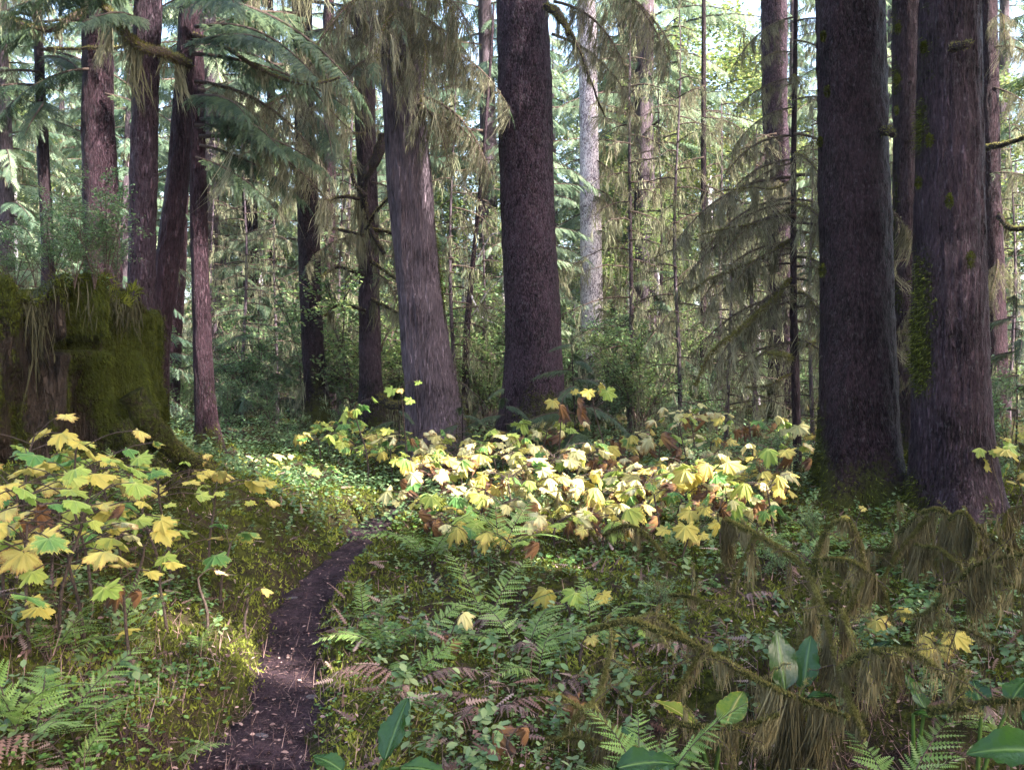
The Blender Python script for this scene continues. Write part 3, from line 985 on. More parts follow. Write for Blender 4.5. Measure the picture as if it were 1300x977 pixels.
for q, (pts, lab) in enumerate([([(262, 938, 4.3), (285, 932, 4.32), (315, 930, 4.33), (345, 934, 4.3), (372, 930, 4.32)], "bare root lying across the path nearest the viewer"), ([(385, 768, 6.35), (402, 765, 6.37), (420, 760, 6.38)], "thin bare root at the path's edge in its middle")]):
    o = thing("exposed_root", lab, "root", (*pxw(*pts[1])[:2], hpt(*pxw(*pts[1])[:2])))
    W = [pxw(*p_) for p_ in pts]
    P = resample(np.array([(w_[0], w_[1], hpt(w_[0], w_[1]) + 0.022) for w_ in W]), 18)
    g = Geo()
    g.add(*tube_geo(P, 0.017 * (1 + 0.2 * vnoise(P * 12, 3)) * (1 - 0.4 * q), 8), 0, 0.5, -0.2)
    g.build("root", MAT['red'], o, smooth=True)
rs = np.random.default_rng(61)
for q, (px, py, sz, lab) in enumerate([(330, 905, 0.035, "grey stone half sunk in the path near the root"), (350, 950, 0.05, "flat stone at the path's near end"), (395, 860, 0.03, "small stone at the path's right edge"), (372, 742, 0.04, "pale stone at the path's left edge further up"), (292, 965, 0.045, "dark stone at the path's near left")]):
    D_ = ray_D(py)
    x_ = (px - RX) / F * D_
    o = thing("stone", lab, "stone", (x_, D_, hpt(x_, D_) + 0.012))
    bm_ = __import__("bmesh").new()
    __import__("bmesh").ops.create_icosphere(bm_, subdivisions=3, radius=1.0)
    cv = np.array([v_.co for v_ in bm_.verts])
    cv = cv * (sz * 1.2, sz, sz * 0.45) * (1 + 0.25 * fbm(cv * 1.3 + q * 5, 3, q)[:, None])
    g = Geo()
    g.add(cv, np.array([[v_.index for v_ in f_.verts] for f_ in bm_.faces]), 0, 0.5, -0.3)
    bm_.free()
    me_ = g.mesh("stone", [MAT['stone']], smooth=True)
    child("stone_body", me_, o, rot=(0, 0, q))

# ---- visible limbs --------------------------------------------------------------
limb(T3, [(128, 5, 10.0), (150, 28, 9.8), (168, 52, 9.7), (188, 64, 9.6), (212, 70, 9.7), (240, 84, 10.2)], 0.035, 0.05, 'twig', 900, 0.035, 500, (0.05, 0.35), 501)
limb(T2, [(0, 20, 12.0), (40, 34, 11.9), (66, 37, 11.9), (92, 22, 12.1), (112, 12, 12.4)], 0.02, 0.05, 'twig', 700, 0.03, 400, (0.05, 0.3), 502)
limb(T4, [(240, 42, 10.6), (275, 55, 10.3), (320, 82, 10.0), (360, 100, 9.8), (394, 107, 9.6), (432, 98, 9.4)], 0.025, 0.010, 'twig', 300, 0.02, 200, (0.03, 0.25), 503)
limb(T4, [(394, 107, 9.6), (410, 128, 9.6), (432, 152, 9.6), (452, 172, 9.7)], 0.010, 0.004, 'twig', 300, 0.02, 150, (0.03, 0.2), 504)
limb(T2, [(60, 62, 12.2), (100, 62, 12.0), (150, 60, 11.8), (185, 52, 11.6)], 0.018, 0.012, 'twig', 500, 0.025, 260, (0.04, 0.2), 505)
limb(T10, [(487, 172, 14.6), (478, 200, 14.5), (464, 225, 14.5), (462, 252, 14.6), (468, 285, 14.8), (488, 322, 14.6)], 0.085, 0.03, 'dark', 700, 0.03, 300, (0.04, 0.18), 506)
limb(T10, [(464, 250, 14.5), (450, 232, 14.4), (446, 205, 14.3)], 0.05, 0.015, 'dark', 500, 0.03, 260, (0.04, 0.2), 507)
limb(T10, [(464, 292, 14.6), (480, 266, 14.4), (500, 245, 14.2)], 0.03, 0.012, 'dark', 500, 0.03, 300, (0.04, 0.2), 508)
limb(T10, [(482, 505, 15.0), (500, 515, 14.6), (524, 510, 14.2)], 0.07, 0.05, 'dark', 900, 0.04, 300, (0.04, 0.12), 509)
limb(T10, [(488, 540, 15.0), (470, 552, 14.8), (450, 548, 14.7)], 0.05, 0.03, 'dark', 900, 0.04, 300, (0.04, 0.12), 519)
for q, (y0, x1, y1, x2, y2) in enumerate([(255, 430, 250, 405, 268), (300, 430, 292, 400, 285), (352, 430, 340, 408, 352), (395, 430, 388, 410, 402), (330, 500, 352, 520, 372), (290, 505, 300, 525, 325), (378, 505, 398, 530, 410)]):
    limb(T10, [(468, y0, 15.1), (x1, y1, 14.8), (x2, y2, 14.6)], 0.03, 0.012, 'dark', 500, 0.03, 500, (0.06, 0.34), 510 + q)
limb(T14, [(972, 195, 17.8), (955, 225, 17.5), (930, 248, 17.2), (905, 262, 17.0), (893, 280, 16.9)], 0.055, 0.02, 'dark', 300, 0.03, 120, (0.03, 0.15), 530)
limb(T20, [(1250, 188, 15.7), (1272, 184, 15.3), (1305, 173, 15.0)], 0.05, 0.035, 'dark', 500, 0.03, 120, (0.03, 0.12), 531)
limb(T20, [(1268, 275, 15.7), (1285, 290, 15.3), (1312, 288, 15.0)], 0.05, 0.03, 'dark', 500, 0.03, 400, (0.06, 0.4), 532)
limb(T17, [(1121, 166, 9.7), (1129, 167, 9.6), (1133, 172, 9.5)], 0.05, 0.03, 'dark', 500, 0.03, 0, seed=533, name="branch_stub")
limb(T19, [(1208, 62, 9.0), (1222, 58, 8.9), (1234, 55, 8.9)], 0.04, 0.025, 'dark', 600, 0.03, 0, seed=534, name="branch_stub")
limb(T12, [(694, 8, 13.2), (705, 15, 13.0), (716, 30, 12.8), (722, 45, 12.7)], 0.06, 0.03, 'dark', 700, 0.04, 300, (0.05, 0.2), 535)
limb(T12, [(716, 28, 12.8), (735, 60, 12.6), (748, 100, 12.5), (768, 150, 12.5)], 0.02, 0.008, 'dark', 300, 0.03, 300, (0.05, 0.3), 536)
for q, (px, py, D, T) in enumerate([(1045, 46, 9.7, T17), (1041, 180, 9.7, T17), (1050, 116, 9.6, T17), (1044, 343, 9.75, T17), (1172, 60, 9.1, T19), (1180, 178, 9.0, T19), (1166, 232, 9.1, T19), (1140, 36, 12.6, T18), (1139, 100, 12.6, T18), (1138, 140, 12.6, T18), (1205, 255, 8.95, T19), (1232, 330, 8.95, T19)]):
    r = np.random.default_rng(600 + q)
    c = pxw(px, py, D)
    n = 420
    dirs = unit(r.normal(0, 1, (n, 3)))
    g = Geo()
    l = r.uniform(0.008, 0.022, n)
    g.scatter(SPIKE, frames(dirs + (0, 0, -0.3), (0.2, 0.3, 1)) * np.stack([np.full(n, 0.005), l, l], 1)[:, None, :], c + dirs * r.uniform(0.3, 1, n)[:, None] * np.array([0.035, 0.035, 0.07]) * r.uniform(0.7, 1.2), 0, r.uniform(0.15, 0.6, n))
    g.build("moss_cushion", MAT['moss'], T, kind="stuff")

# ---- boughs hung with moss in front of the cedar's head, hemlock boughs on the left
for (px, py, az, L, tilt) in [(505, -15, -60, 1.25, 0.2), (500, 20, -45, 0.95, 0.3), (515, 50, -75, 1.1, 0.2), (520, 25, -5, 0.7, 0.5), (505, 75, -120, 0.9, 0.2), (490, -5, -110, 1.1, 0.15), (535, 120, -12, 0.85, 0.5),
                              (515, 130, -50, 0.75, 0.3), (500, -40, -150, 1.2, 0.1), (520, -30, -60, 0.95, 0.1), (510, 20, -90, 1.1, 0.2), (530, 60, -8, 0.85, 0.4), (495, 40, -165, 1.0, 0.2), (540, 140, -10, 0.7, 0.4), (515, -60, -100, 1.2, 0.15)]:
    put_bough(T11, BOUGH_BEARD, px, py, 13.0, az, L, tilt)
for (px, py, az, L, tilt) in [(470, 60, -60, 1.0, 0.2), (468, 130, -120, 0.9, 0.2), (465, 170, 190, 0.9, 0.2), (472, 230, 10, 0.7, 0.3), (465, 300, 200, 0.6, 0.3), (470, 345, -40, 0.6, 0.4)]:
    put_bough(T10, BOUGH_BEARD, px, py, 15.0, az, L, tilt)
for (px, py, az, L, tilt) in [(700, 0, -30, 0.9, 0.35), (702, 40, 10, 0.9, 0.4), (700, -30, 5, 1.1, 0.3), (702, -60, -10, 1.2, 0.4)]:
    put_bough(T12, BOUGH_BEARD, px, py, 13.2, az, L, tilt)
for T, D, lst in [(T3, 9.9, [(185, -30, -150, 1.1, 0.1), (180, -10, 190, 0.9, 0.1), (185, 30, -100, 0.7, 0.15)]),
                  (T4, 10.2, [(238, 10, -60, 1.0, 0.1), (245, 70, -5, 1.0, 0.15), (242, 125, -50, 0.75, 0.15), (250, 160, -15, 0.85, 0.15), (252, 172, 5, 0.9, 0.2), (250, 150, -35, 0.8, 0.1), (255, 185, 0, 0.7, 0.3), (240, 30, -20, 1.0, 0.1), (240, -10, 0, 1.2, 0.2), (245, 100, 10, 0.9, 0.2), (240, 60, -45, 0.9, 0.02)]),
                  (T7, 15.5, [(380, 40, -40, 1.5, 0.15), (385, 90, -110, 1.4, 0.2), (385, -20, -160, 1.6, 0.1), (380, 150, -60, 1.1, 0.25), (380, 60, -70, 1.3, 0.1), (380, 20, 190, 1.4, 0.1), (392, 0, -10, 1.4, 0.2), (385, 100, -150, 1.2, 0.15), (395, 60, 5, 1.3, 0.25), (390, 130, -100, 1.1, 0.2), (385, 180, 190, 1.2, 0.25), (385, 30, -120, 1.3, 0.1)]),
                  (T2, 12.3, [(120, 0, -60, 1.0, 0.1), (115, 30, 200, 1.0, 0.1), (115, 90, 190, 0.8, 0.2), (135, 120, -10, 0.7, 0.3), (120, -20, -110, 1.0, 0.1)]),
                  (T1, 13.3, [(45, 0, -30, 1.2, 0.1), (45, 35, -100, 1.1, 0.15), (48, 60, 10, 1.0, 0.2), (50, 130, -70, 0.9, 0.25), (45, 20, 190, 0.9, 0.02), (48, 70, -30, 0.9, 0.2), (50, 110, -140, 0.9, 0.2), (52, 150, 0, 0.7, 0.3), (45, -20, -60, 1.1, 0.1), (50, 90, 195, 0.8, 0.2)]),
                  (T5, 12.0, [(250, 110, 10, 0.9, 0.3), (248, 60, -30, 1.0, 0.2), (250, 200, -10, 0.7, 0.4)])]:
    for q, (px, py, az, L, tilt) in enumerate(lst):
        put_bough(T, BOUGH if q % 5 != 4 else BOUGH_BEARD, px, py, D, az, L, tilt)
for T, D, px, lst in [(T15, 16.8, 893, [(200, 190), (235, -40), (270, -150), (300, 10), (330, 200), (360, -60), (390, 170), (150, 0), (110, 190)]), (T13, 19.8, 752, [(150, -20), (200, 10), (240, -50), (290, -10), (340, 20), (390, -30), (330, 190), (250, -60), (60, -10)]), (T9, 24.5, 316, [(60, 10), (120, 190), (180, -80), (240, 0)]), (T20, 15.8, 1262, [(60, -60), (110, -20), (220, -30), (330, -120), (20, -100)]), (T8, 17.3, 418, [(120, 10), (220, 190), (60, -90), (300, 0)]),
                      (T18, 12.8, 1150, [(330, 190), (380, -100), (420, 190)]), (T14, 17.6, 985, [(170, 190), (230, -90), (260, 200), (320, -60), (350, 10)])]:
    for py, az in lst:
        put_bough(T, BOUGH_BEARD, px, py, D, az, 0.65, 0.35)

# ---- the bearded sapling right of centre ------------------------------------------
T16 = tree("slim dark sapling with drooping bearded boughs, left of massive dark trunk", 1009, 11.0, name="bearded_sapling")
trunk(T16, [(0, 1008, 1013), (200, 1004, 1011), (400, 1002, 1012), (480, 1004, 1016), (600, 1008, 1018)], 11.0, 'dark', 'furrow', 16, 14, 0.08, top=7.0, amp=0.25)
limb(T16, [(1003, 355, 11.0), (985, 378, 10.8), (955, 405, 10.6), (925, 430, 10.4), (900, 455, 10.3), (882, 490, 10.2)], 0.02, 0.008, 'twig', 1200, 0.035, 700, (0.06, 0.34), 700)
limb(T16, [(1004, 305, 11.0), (975, 325, 10.9), (940, 340, 10.8), (905, 352, 10.7), (872, 372, 10.6)], 0.016, 0.006, 'twig', 700, 0.03, 500, (0.05, 0.28), 701)
limb(T16, [(1006, 455, 11.0), (995, 452, 10.8), (975, 450, 10.6)], 0.02, 0.012, 'twig', 1200, 0.04, 500, (0.05, 0.2), 702)
limb(T16, [(1008, 435, 11.0), (1022, 440, 10.9), (1040, 432, 10.8)], 0.02, 0.012, 'twig', 1200, 0.04, 500, (0.05, 0.2), 703)
limb(T16, [(1004, 475, 11.0), (975, 490, 10.9), (945, 492, 10.9)], 0.012, 0.006, 'twig', 700, 0.03, 500, (0.05, 0.2), 704)
limb(T16, [(1004, 265, 11.0), (965, 285, 10.9), (925, 290, 10.8), (885, 300, 10.7)], 0.014, 0.005, 'twig', 500, 0.03, 450, (0.05, 0.28), 705)
limb(T16, [(1004, 230, 11.0), (980, 240, 10.9), (950, 238, 10.8), (920, 243, 10.7)], 0.012, 0.005, 'twig', 400, 0.025, 350, (0.04, 0.22), 706)
limb(T16, [(1008, 275, 11.0), (1030, 278, 11.1), (1050, 274, 11.1)], 0.012, 0.006, 'twig', 500, 0.025, 300, (0.04, 0.2), 707)
for q, py in enumerate([20, 60, 100, 135, 165, 200, 225, 245, 262, 280, 300, 320, 338, 355, 372, 390, 410, 430]):
    for az in ((185, -35), (-150, 10), (200, -80, 175))[q % 3]:
        put_bough(T16, BOUGH_BARE if q % 3 else BOUGH_BEARD, 1006, py + random.uniform(-8, 8), 11.0, az + random.uniform(-20, 20), random.uniform(0.55, 0.95) * (0.65 if q < 4 else 1.0), 0.12 + 0.15 * random.random())

# ------------------------------------------------------------------ background forest
def conifer_meshes(seed, H, z0, Lmax, nb, tw, beard=0.3, mats=None):
    r = np.random.default_rng(seed)
    g = Geo()
    ga = 2.39996
    for b in range(nb):
        u = (b + 0.5) / nb
        z = z0 + (H - z0) * u ** 1.15
        q = (z - z0) / (H - z0)
        L = Lmax * (1 - q) ** 0.75 * r.uniform(0.55, 1.1) + 0.25
        az = b * ga + r.normal(0, 0.4)
        t = np.linspace(0, 1, 7)
        dr = r.uniform(0.25, 0.55)
        ri = r.uniform(-0.05, 0.3)
        lx = L * t
        P = np.stack([np.cos(az) * lx, np.sin(az) * lx, z + L * (ri * t - dr * t * t)], 1)
        v, f = tube_geo(P, 0.02 * L / 2 * (1 - t) + 0.006, 3, False)
        g.add(v, f, 1, 0.5)
        n = int(L * 15) + 4
        base = r.uniform(0.2, 0.7)
        twigs(g, P, n, lambda x: tw * (1 - 0.5 * x) * min(1, 0.4 + 2 * x), F_LO, r, 0, 55, 0.45, 0.08, 1.0, (base - 0.2, base + 0.3))
        if r.uniform() < beard:
            drape(g, P, int(L * 55), 0.08, 0.45, 0.012, r, 2, seed=b, jit=0.05)
    tg = Geo()
    zt = np.linspace(-0.4, H * 0.97, 14)
    tr = 0.012 * H * (1 - zt / H) + 0.02
    tg.add(*tube_geo(np.stack([0.05 * np.sin(zt * 0.7 + seed), 0.05 * np.cos(zt * 0.6), zt], 1), np.maximum(tr, 0.02), 10), 0, 0.5, 0.1)
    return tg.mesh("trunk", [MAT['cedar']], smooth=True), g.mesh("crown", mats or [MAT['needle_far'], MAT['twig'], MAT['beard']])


BGC = [conifer_meshes(100 + s, H, z0, L, nb, tw, be) for s, (H, z0, L, nb, tw, be) in enumerate([(15, 1.2, 2.8, 92, 0.55, 0.35), (19, 3.0, 3.0, 96, 0.6, 0.4), (12, 0.6, 2.4, 84, 0.5, 0.2), (22, 5.5, 3.2, 92, 0.6, 0.3), (16, 2.0, 2.6, 88, 0.5, 0.6)])]
FG = "conifers of the sunlit background forest"
spots = []
r = np.random.default_rng(8)
tries = 0
while len(spots) < 122 and tries < 9000:
    tries += 1
    D = 19 + 60 * r.uniform() ** 1.25
    x = r.uniform(-0.60, 0.60) * D
    if all((x - a) ** 2 + (D - b) ** 2 > (1.8 + D * 0.03) ** 2 for a, b in spots) and not (abs(x / D - 0.21) < 0.035 and D < 45):
        spots.append((x, D))
GAPS = [(55, "thin black trunk"), (126, "red-brown trunk"), (186, "stump-side trunks"), (262, "bare pinkish trunk"), (398, "dark lone trunk"), (470, "crooked mossy tree"), (530, "grey cedar"), (675, "central spruce"), (752, "whitish trunk"), (893, "pole tree"), (1000, "bearded sapling"), (1090, "massive dark trunk"), (1208, "furrowed trunk")]
_used = {}


def gap_label(kind, px, D):
    """which gap between the near trunks a far thing is seen through, and how near it is there"""
    k = sum(1 for a, _ in GAPS if a < px)
    where = "left of the thin black trunk" if k == 0 else "right of the furrowed trunk" if k == len(GAPS) else f"between the {GAPS[k - 1][1]} and the {GAPS[k][1]}"
    _used[(kind, k)] = q = _used.get((kind, k), 0) + 1
    return f"{kind} seen {where}, {ORD[q - 1]} nearest"


for (x, D) in sorted(spots, key=lambda s_: s_[1]):
    kx = r.integers(0, 5)
    tm, cm = BGC[kx]
    far = D > 42
    o = thing("conifer_tree", gap_label("distant conifer" if far else "background conifer", RX + F * x / D, D), "tree", (x, D, hpt(x, D)), FG, r.uniform(0, 6.28))
    sc = r.uniform(0.75, 1.15)
    child("trunk", tm, o, sc=sc)
    child("crown", cm, o, sc=sc)


def bearded_meshes(seed, H, L0):
    r = np.random.default_rng(seed)
    g = Geo()
    for b in range(46):
        u = (b + 0.5) / 46
        z = 0.5 + (H - 0.6) * u
        az = b * 2.4 + r.normal(0, 0.5)
        L = L0 * (1.1 - 0.7 * u) * r.uniform(0.5, 1.1)
        t = np.linspace(0, 1, 8)
        P = np.stack([np.cos(az) * L * t, np.sin(az) * L * t, z + L * (r.uniform(-0.05, 0.25) * t - r.uniform(0.2, 0.6) * t * t)], 1) + r.normal(0, 0.02, (8, 3)) * t[:, None]
        g.add(*tube_geo(P, 0.012 * (1 - t) + 0.003, 4, False), 1)
        for q in range(int(6 * L) + 2):
            p0, d0 = along(P, r.uniform(0.15, 1, 1))
            v = unit(d0[0] * 0.6 + r.normal(0, 0.7, 3))
            tw = np.linspace(0, 1, 5)[:, None]
            T = p0[0] + v * L * r.uniform(0.12, 0.35) * tw + np.array([0, 0, -0.12]) * tw ** 2
            g.add(*tube_geo(T, 0.003, 3, False), 1)
            drape(g, T, 14, 0.03, 0.22, 0.005, r, 0, seed=b, jit=0.015)
        drape(g, P, int(40 * L), 0.04, 0.3, 0.006, r, 0, seed=b, jit=0.03)
    tg = Geo()
    zt = np.linspace(-0.3, H, 12)
    tg.add(*tube_geo(np.stack([0.04 * np.sin(zt * 1.1 + seed), 0.04 * np.cos(zt), zt], 1), np.linspace(0.045, 0.008, 12), 8), 0, 0.5, 0.2)
    return tg.mesh("trunk", [MAT['cedar']], smooth=True), g.mesh("crown", [MAT['beard_far'], MAT['twig']])


BRD = [bearded_meshes(140 + k, H, L) for k, (H, L) in enumerate([(6.0, 1.3), (4.5, 1.1), (7.5, 1.5)])]
for q, (px, D) in enumerate(sorted([(310, 17.5), (350, 19), (432, 16.5), (575, 15.5), (612, 18), (800, 16.5), (838, 19), (925, 14.5), (958, 17), (1030, 14), (915, 21), (1155, 16.5), (590, 22), (780, 24), (445, 20), (860, 15.2), (1285, 19), (270, 22), (500, 19)], key=lambda s_: s_[1])):
    x = (px - RX) / F * D
    o = thing("bearded_sapling", gap_label("bearded young conifer", px, D), "sapling", (x, D, hpt(x, D)), "moss-bearded young conifers behind the big trunks", q * 1.7)
    sc = 0.8 + 0.05 * (q % 8)
    child("trunk", BRD[q % 3][0], o, sc=sc)
    child("crown", BRD[q % 3][1], o, sc=sc)


# understory bushes and broadleaf crowns
def bush_mesh(seed, hgt, rad, nst, leaf, mat='shrub', per=60, nsub=5):
    r = np.random.default_rng(seed)
    g = Geo()
    for s_ in range(nst):
        a = r.uniform(0, 6.28)
        q = np.linspace(0, 1, 6)[:, None]
        tip = np.array([math.cos(a), math.sin(a), 0]) * rad * r.uniform(0.2, 1.0)
        P = tip * q ** 1.4 + np.array([0, 0, hgt * r.uniform(0.6, 1.0)]) * q + r.normal(0, 0.02 * hgt, (6, 3)) * q
        v, f = tube_geo(P, 0.008 * hgt * (1 - 0.8 * q[:, 0]), 4, False)
        g.add(v, f, 1)
        for b in range(nsub):
            t0 = r.uniform(0.3, 1.0)
            p0, d0 = along(P, np.array([t0]))
            v2 = unit(r.normal(0, 1, 3) + np.array([0, 0, 0.2]) + d0[0] * 0.6)
            l = hgt * r.uniform(0.15, 0.4)
            B = p0[0] + v2 * l * np.linspace(0, 1, 5)[:, None] + np.array([0, 0, -0.12 * l]) * np.linspace(0, 1, 5)[:, None] ** 2
            v, f = tube_geo(B, 0.003 * hgt, 3, False)
            g.add(v, f, 1)
            n = per
            p, d = along(B, r.uniform(0.1, 1, n))
            M = rot_rand(n, r, 0.45)
            ll = leaf * r.uniform(0.6, 1.3, n)
            M = M * ll[:, None, None]
            g.scatter(OVAL, M, p + r.normal(0, leaf * 1.0, (n, 3)), 0, r.uniform(0.1, 0.9, n))
    return g.mesh("foliage", [MAT[mat], MAT['twig']])


BUSH = [bush_mesh(200, 1.0, 0.6, 7, 0.028), bush_mesh(201, 1.0, 0.5, 6, 0.024), bush_mesh(202, 1.0, 0.7, 8, 0.026)]
BROAD = [bush_mesh(210 + k, 1.0, 0.6, 9, 0.05, 'broad_far', 26, 6) for k in range(2)]


def bush(label, px, py_base, D, hgt, pool, group=None, name="shrub", z=None):
    x = (px - RX) / F * D
    o = thing(name, label, "shrub", (x, D, hpt(x, D) - 0.03 if z is None else z), group, random.uniform(0, 6.28))
    child("foliage", pool[random.randrange(len(pool))], o, sc=hgt)
    return o


for px, D, hgt, lab in [(1285, 12.5, 1.5, "green huckleberry shrub right of the furrowed mossy trunk, chest high"), (1255, 14.5, 1.4, "green shrub further behind the furrowed mossy trunk's right side"),
                        (925, 10.2, 0.75, "low leafy shrub under the drooping bearded boughs"), (960, 9.4, 0.6, "small-leaved shrub at the slim sapling's foot"), (1030, 8.3, 0.42, "low glossy shrub in front of the massive dark trunk"),
                        (985, 10.0, 0.7, "loose shrub left of the slim sapling's stem"), (890, 8.2, 0.4, "sparse small-leaved bush at the thicket's edge, before the sapling"),
                        (855, 13.0, 0.9, "airy shrub behind the yellow thicket, right of the central spruce"), (1270, 10.5, 0.6, "short green bush beside the furrowed trunk's foot"),
                        (370, 13.2, 0.55, "low bright shrub behind the end of the path"), (345, 15.5, 0.8, "pale shrub at the dark lone trunk's left"), (440, 14.5, 0.8, "shrub in the shade of the crooked mossy tree"),
                        (290, 16.0, 0.9, "shrub behind the pinkish bare trunk"), (560, 14.6, 0.7, "dim shrub squeezed behind the cedar's foot"), (830, 6.2, 0.35, "sparse sprig bush before the moss-hung fallen branch"), (1000, 7.0, 0.4, "small bush behind the moss-draped fallen boughs")]:
    bush(lab, px, 0, D, hgt, BUSH)
for px, py, D, hgt, lab in [(65, 345, 8.2, 0.75, "feathery pale huckleberry growing on the stump's top"), (120, 350, 8.0, 0.85, "taller pale huckleberry on the stump's top edge"), (20, 340, 8.4, 0.6, "twiggy shrublet on the stump's far left top"), (150, 350, 8.6, 0.6, "small pale shrub between the stump and the reddish trunk"), (95, 350, 7.9, 0.55, "low pale shrub at the front of the stump's top, in its middle"), (45, 345, 7.9, 0.5, "low pale shrub at the front of the stump's top, left of its middle"), (135, 345, 8.3, 0.95, "tallest pale shrub rising from the stump's right shoulder")]:
    w = pxw(px, py, D)
    o = thing("huckleberry_shrub", lab, "shrub", (w[0], w[1], 2.36), None, random.uniform(0, 6))
    child("foliage", BUSH[random.randrange(3)], o, sc=hgt)
TALL = [bush_mesh(230 + k, 1.0, 0.55, 8, 0.020, m_, 80, 11) for k, m_ in enumerate(('broad_far', 'shrub', 'broad_far'))]
BGX = [(x_, D_) for x_, D_ in zip(r.uniform(-0.55, 0.55, 110), 15.8 + 22 * r.uniform(0, 1, 110) ** 1.3)]
for q, (u, D) in enumerate(sorted(BGX, key=lambda s_: s_[1])):
    o = thing("understory_shrub", gap_label("background bush", RX + F * u, D), "shrub", (u * D, D, hpt(u * D, D) - 0.05), "bushes of the background undergrowth", r.uniform(0, 6))
    child("foliage", (BUSH[:2] + TALL)[r.integers(0, 5)], o, sc=r.uniform(1.1, 2.0) if q % 3 else r.uniform(2.0, 3.4))
BCROWN = []
# young broadleaf trees lit by the sun in the gap at upper right and left
for q, (px, D, hgt, lab) in enumerate([(900, 26, 10.5, "sunlit yellow-green broadleaf tree under the sky gap"), (850, 32, 12.0, "bright broadleaf tree behind the thin pole tree"), (945, 36, 13.5, "pale green tree beneath the open sky, furthest back"), (800, 23, 6.5, "young bright leafy tree right of the whitish trunk"),
                                      (590, 24, 8.0, "light green leafy tree between the cedar and the central spruce"), (80, 26, 7.5, "pale green leafy tree glimpsed above the stump"), (175, 30, 8.5, "bright leafy tree between the reddish trunks"), (1020, 22, 7.0, "bright leafy young tree behind the bearded sapling"), (560, 30, 9.0, "pale leafy tree showing just right of the grey cedar"), (700, 34, 11.0, "tall pale leafy tree straight behind the central spruce"), (790, 28, 9.5, "tall pale leafy tree behind the whitish trunk"), (960, 29, 10.0, "tall pale leafy tree between pole tree and bearded sapling"), (1290, 22, 7.5, "bright leafy tree at the right edge behind the reddish trunk"), (330, 30, 8.5, "pale leafy tree behind the dark lone trunk's left side"), (20, 24, 7.5, "pale leafy tree at the left edge above the stump"), (440, 27, 8.0, "pale leafy tree behind the crooked mossy tree"), (640, 22, 5.0, "low bright leafy tree at the central spruce's left"), (835, 20, 4.5, "low bright leafy tree right of the whitish trunk's foot")]):
    x = (px - RX) / F * D
    o = thing("broadleaf_tree", lab, "tree", (x, D, hpt(x, D)), None, q)
    g = Geo()
    g.add(*tube_geo([(0, 0, -0.3), (0.02, 0.03, hgt * 0.4), (0, 0, hgt * 0.75)], [0.02 * hgt * 0.6, 0.01 * hgt, 0.004 * hgt], 7), 0)
    child("trunk", g.mesh("trunk", [MAT['pale']], smooth=True), o)
    if q >= 3:
        child("crown", BCROWN[q % 3][0], o, sc=hgt / BCROWN[q % 3][1])
        continue
    rr_ = np.random.default_rng(900 + q)
    g = Geo()
    nb = 85
    for b in range(nb):
        z = hgt * (0.25 + 0.75 * rr_.uniform())
        az = rr_.uniform(0, 6.28)
        L = hgt * 0.30 * (1.15 - z / hgt) + 0.35
        t = np.linspace(0, 1, 6)
        P = np.stack([np.cos(az) * L * t, np.sin(az) * L * t, z + 0.35 * L * t - 0.2 * L * t * t], 1)
        g.add(*tube_geo(P, 0.012, 3, False), 1)
        n = 130
        p, d = along(P, rr_.uniform(0.15, 1, n))
        M = rot_rand(n, rr_, 0.4) * rr_.uniform(0.07, 0.15, n)[:, None, None]
        g.scatter(OVAL, M, p + rr_.normal(0, 0.16, (n, 3)), 0, rr_.uniform(0.2, 1, n))
    BCROWN.append((g.mesh("crown", [MAT['broad_far'], MAT['twig']]), hgt))
    child("crown", BCROWN[-1][0], o)

# hemlock saplings at the central trunks' feet
for px, D, hgt, lab, lst in [(728, 12.2, 1.7, "dark feathery hemlock sapling before the central spruce's foot", 13), (640, 12.4, 1.1, "small hemlock seedling at the central spruce's left foot", 8), (585, 12.3, 0.9, "hemlock seedling between the cedar and the central spruce", 7),
                             (505, 12.2, 0.95, "low hemlock seedling before the cedar's left foot", 6), (330, 17.0, 2.4, "young hemlock in the shade left of the dark lone trunk", 12), (300, 20.0, 3.2, "young blue-green hemlock behind the pinkish bare trunk", 14), (1290, 14, 2.4, "young hemlock at the right edge behind shrubs", 12), (830, 17, 3.0, "young hemlock right of the whitish trunk's foot", 14), (780, 18.5, 2.6, "young hemlock right behind the central spruce", 13)]:
    x = (px - RX) / F * D
    o = thing("hemlock_sapling", lab, "sapling", (x, D, hpt(x, D)))
    g = Geo()
    zt = np.linspace(-0.1, hgt, 10)
    g.add(*tube_geo(np.stack([0.02 * np.sin(zt * 3), 0.02 * np.cos(zt * 2), zt], 1), np.linspace(0.014, 0.004, 10), 6), 0)
    child("stem", g.mesh("stem", [MAT['dark']]), o)
    for q in range(lst):
        u = 0.18 + 0.8 * q / lst
        child("bough", BOUGH[q % 3], o, (0, 0, hgt * u), (random.uniform(-0.2, 0.2), random.uniform(-0.05, 0.2), q * 2.4 + random.uniform(-0.3, 0.3)), hgt * 0.34 * (1.15 - u) + 0.08)

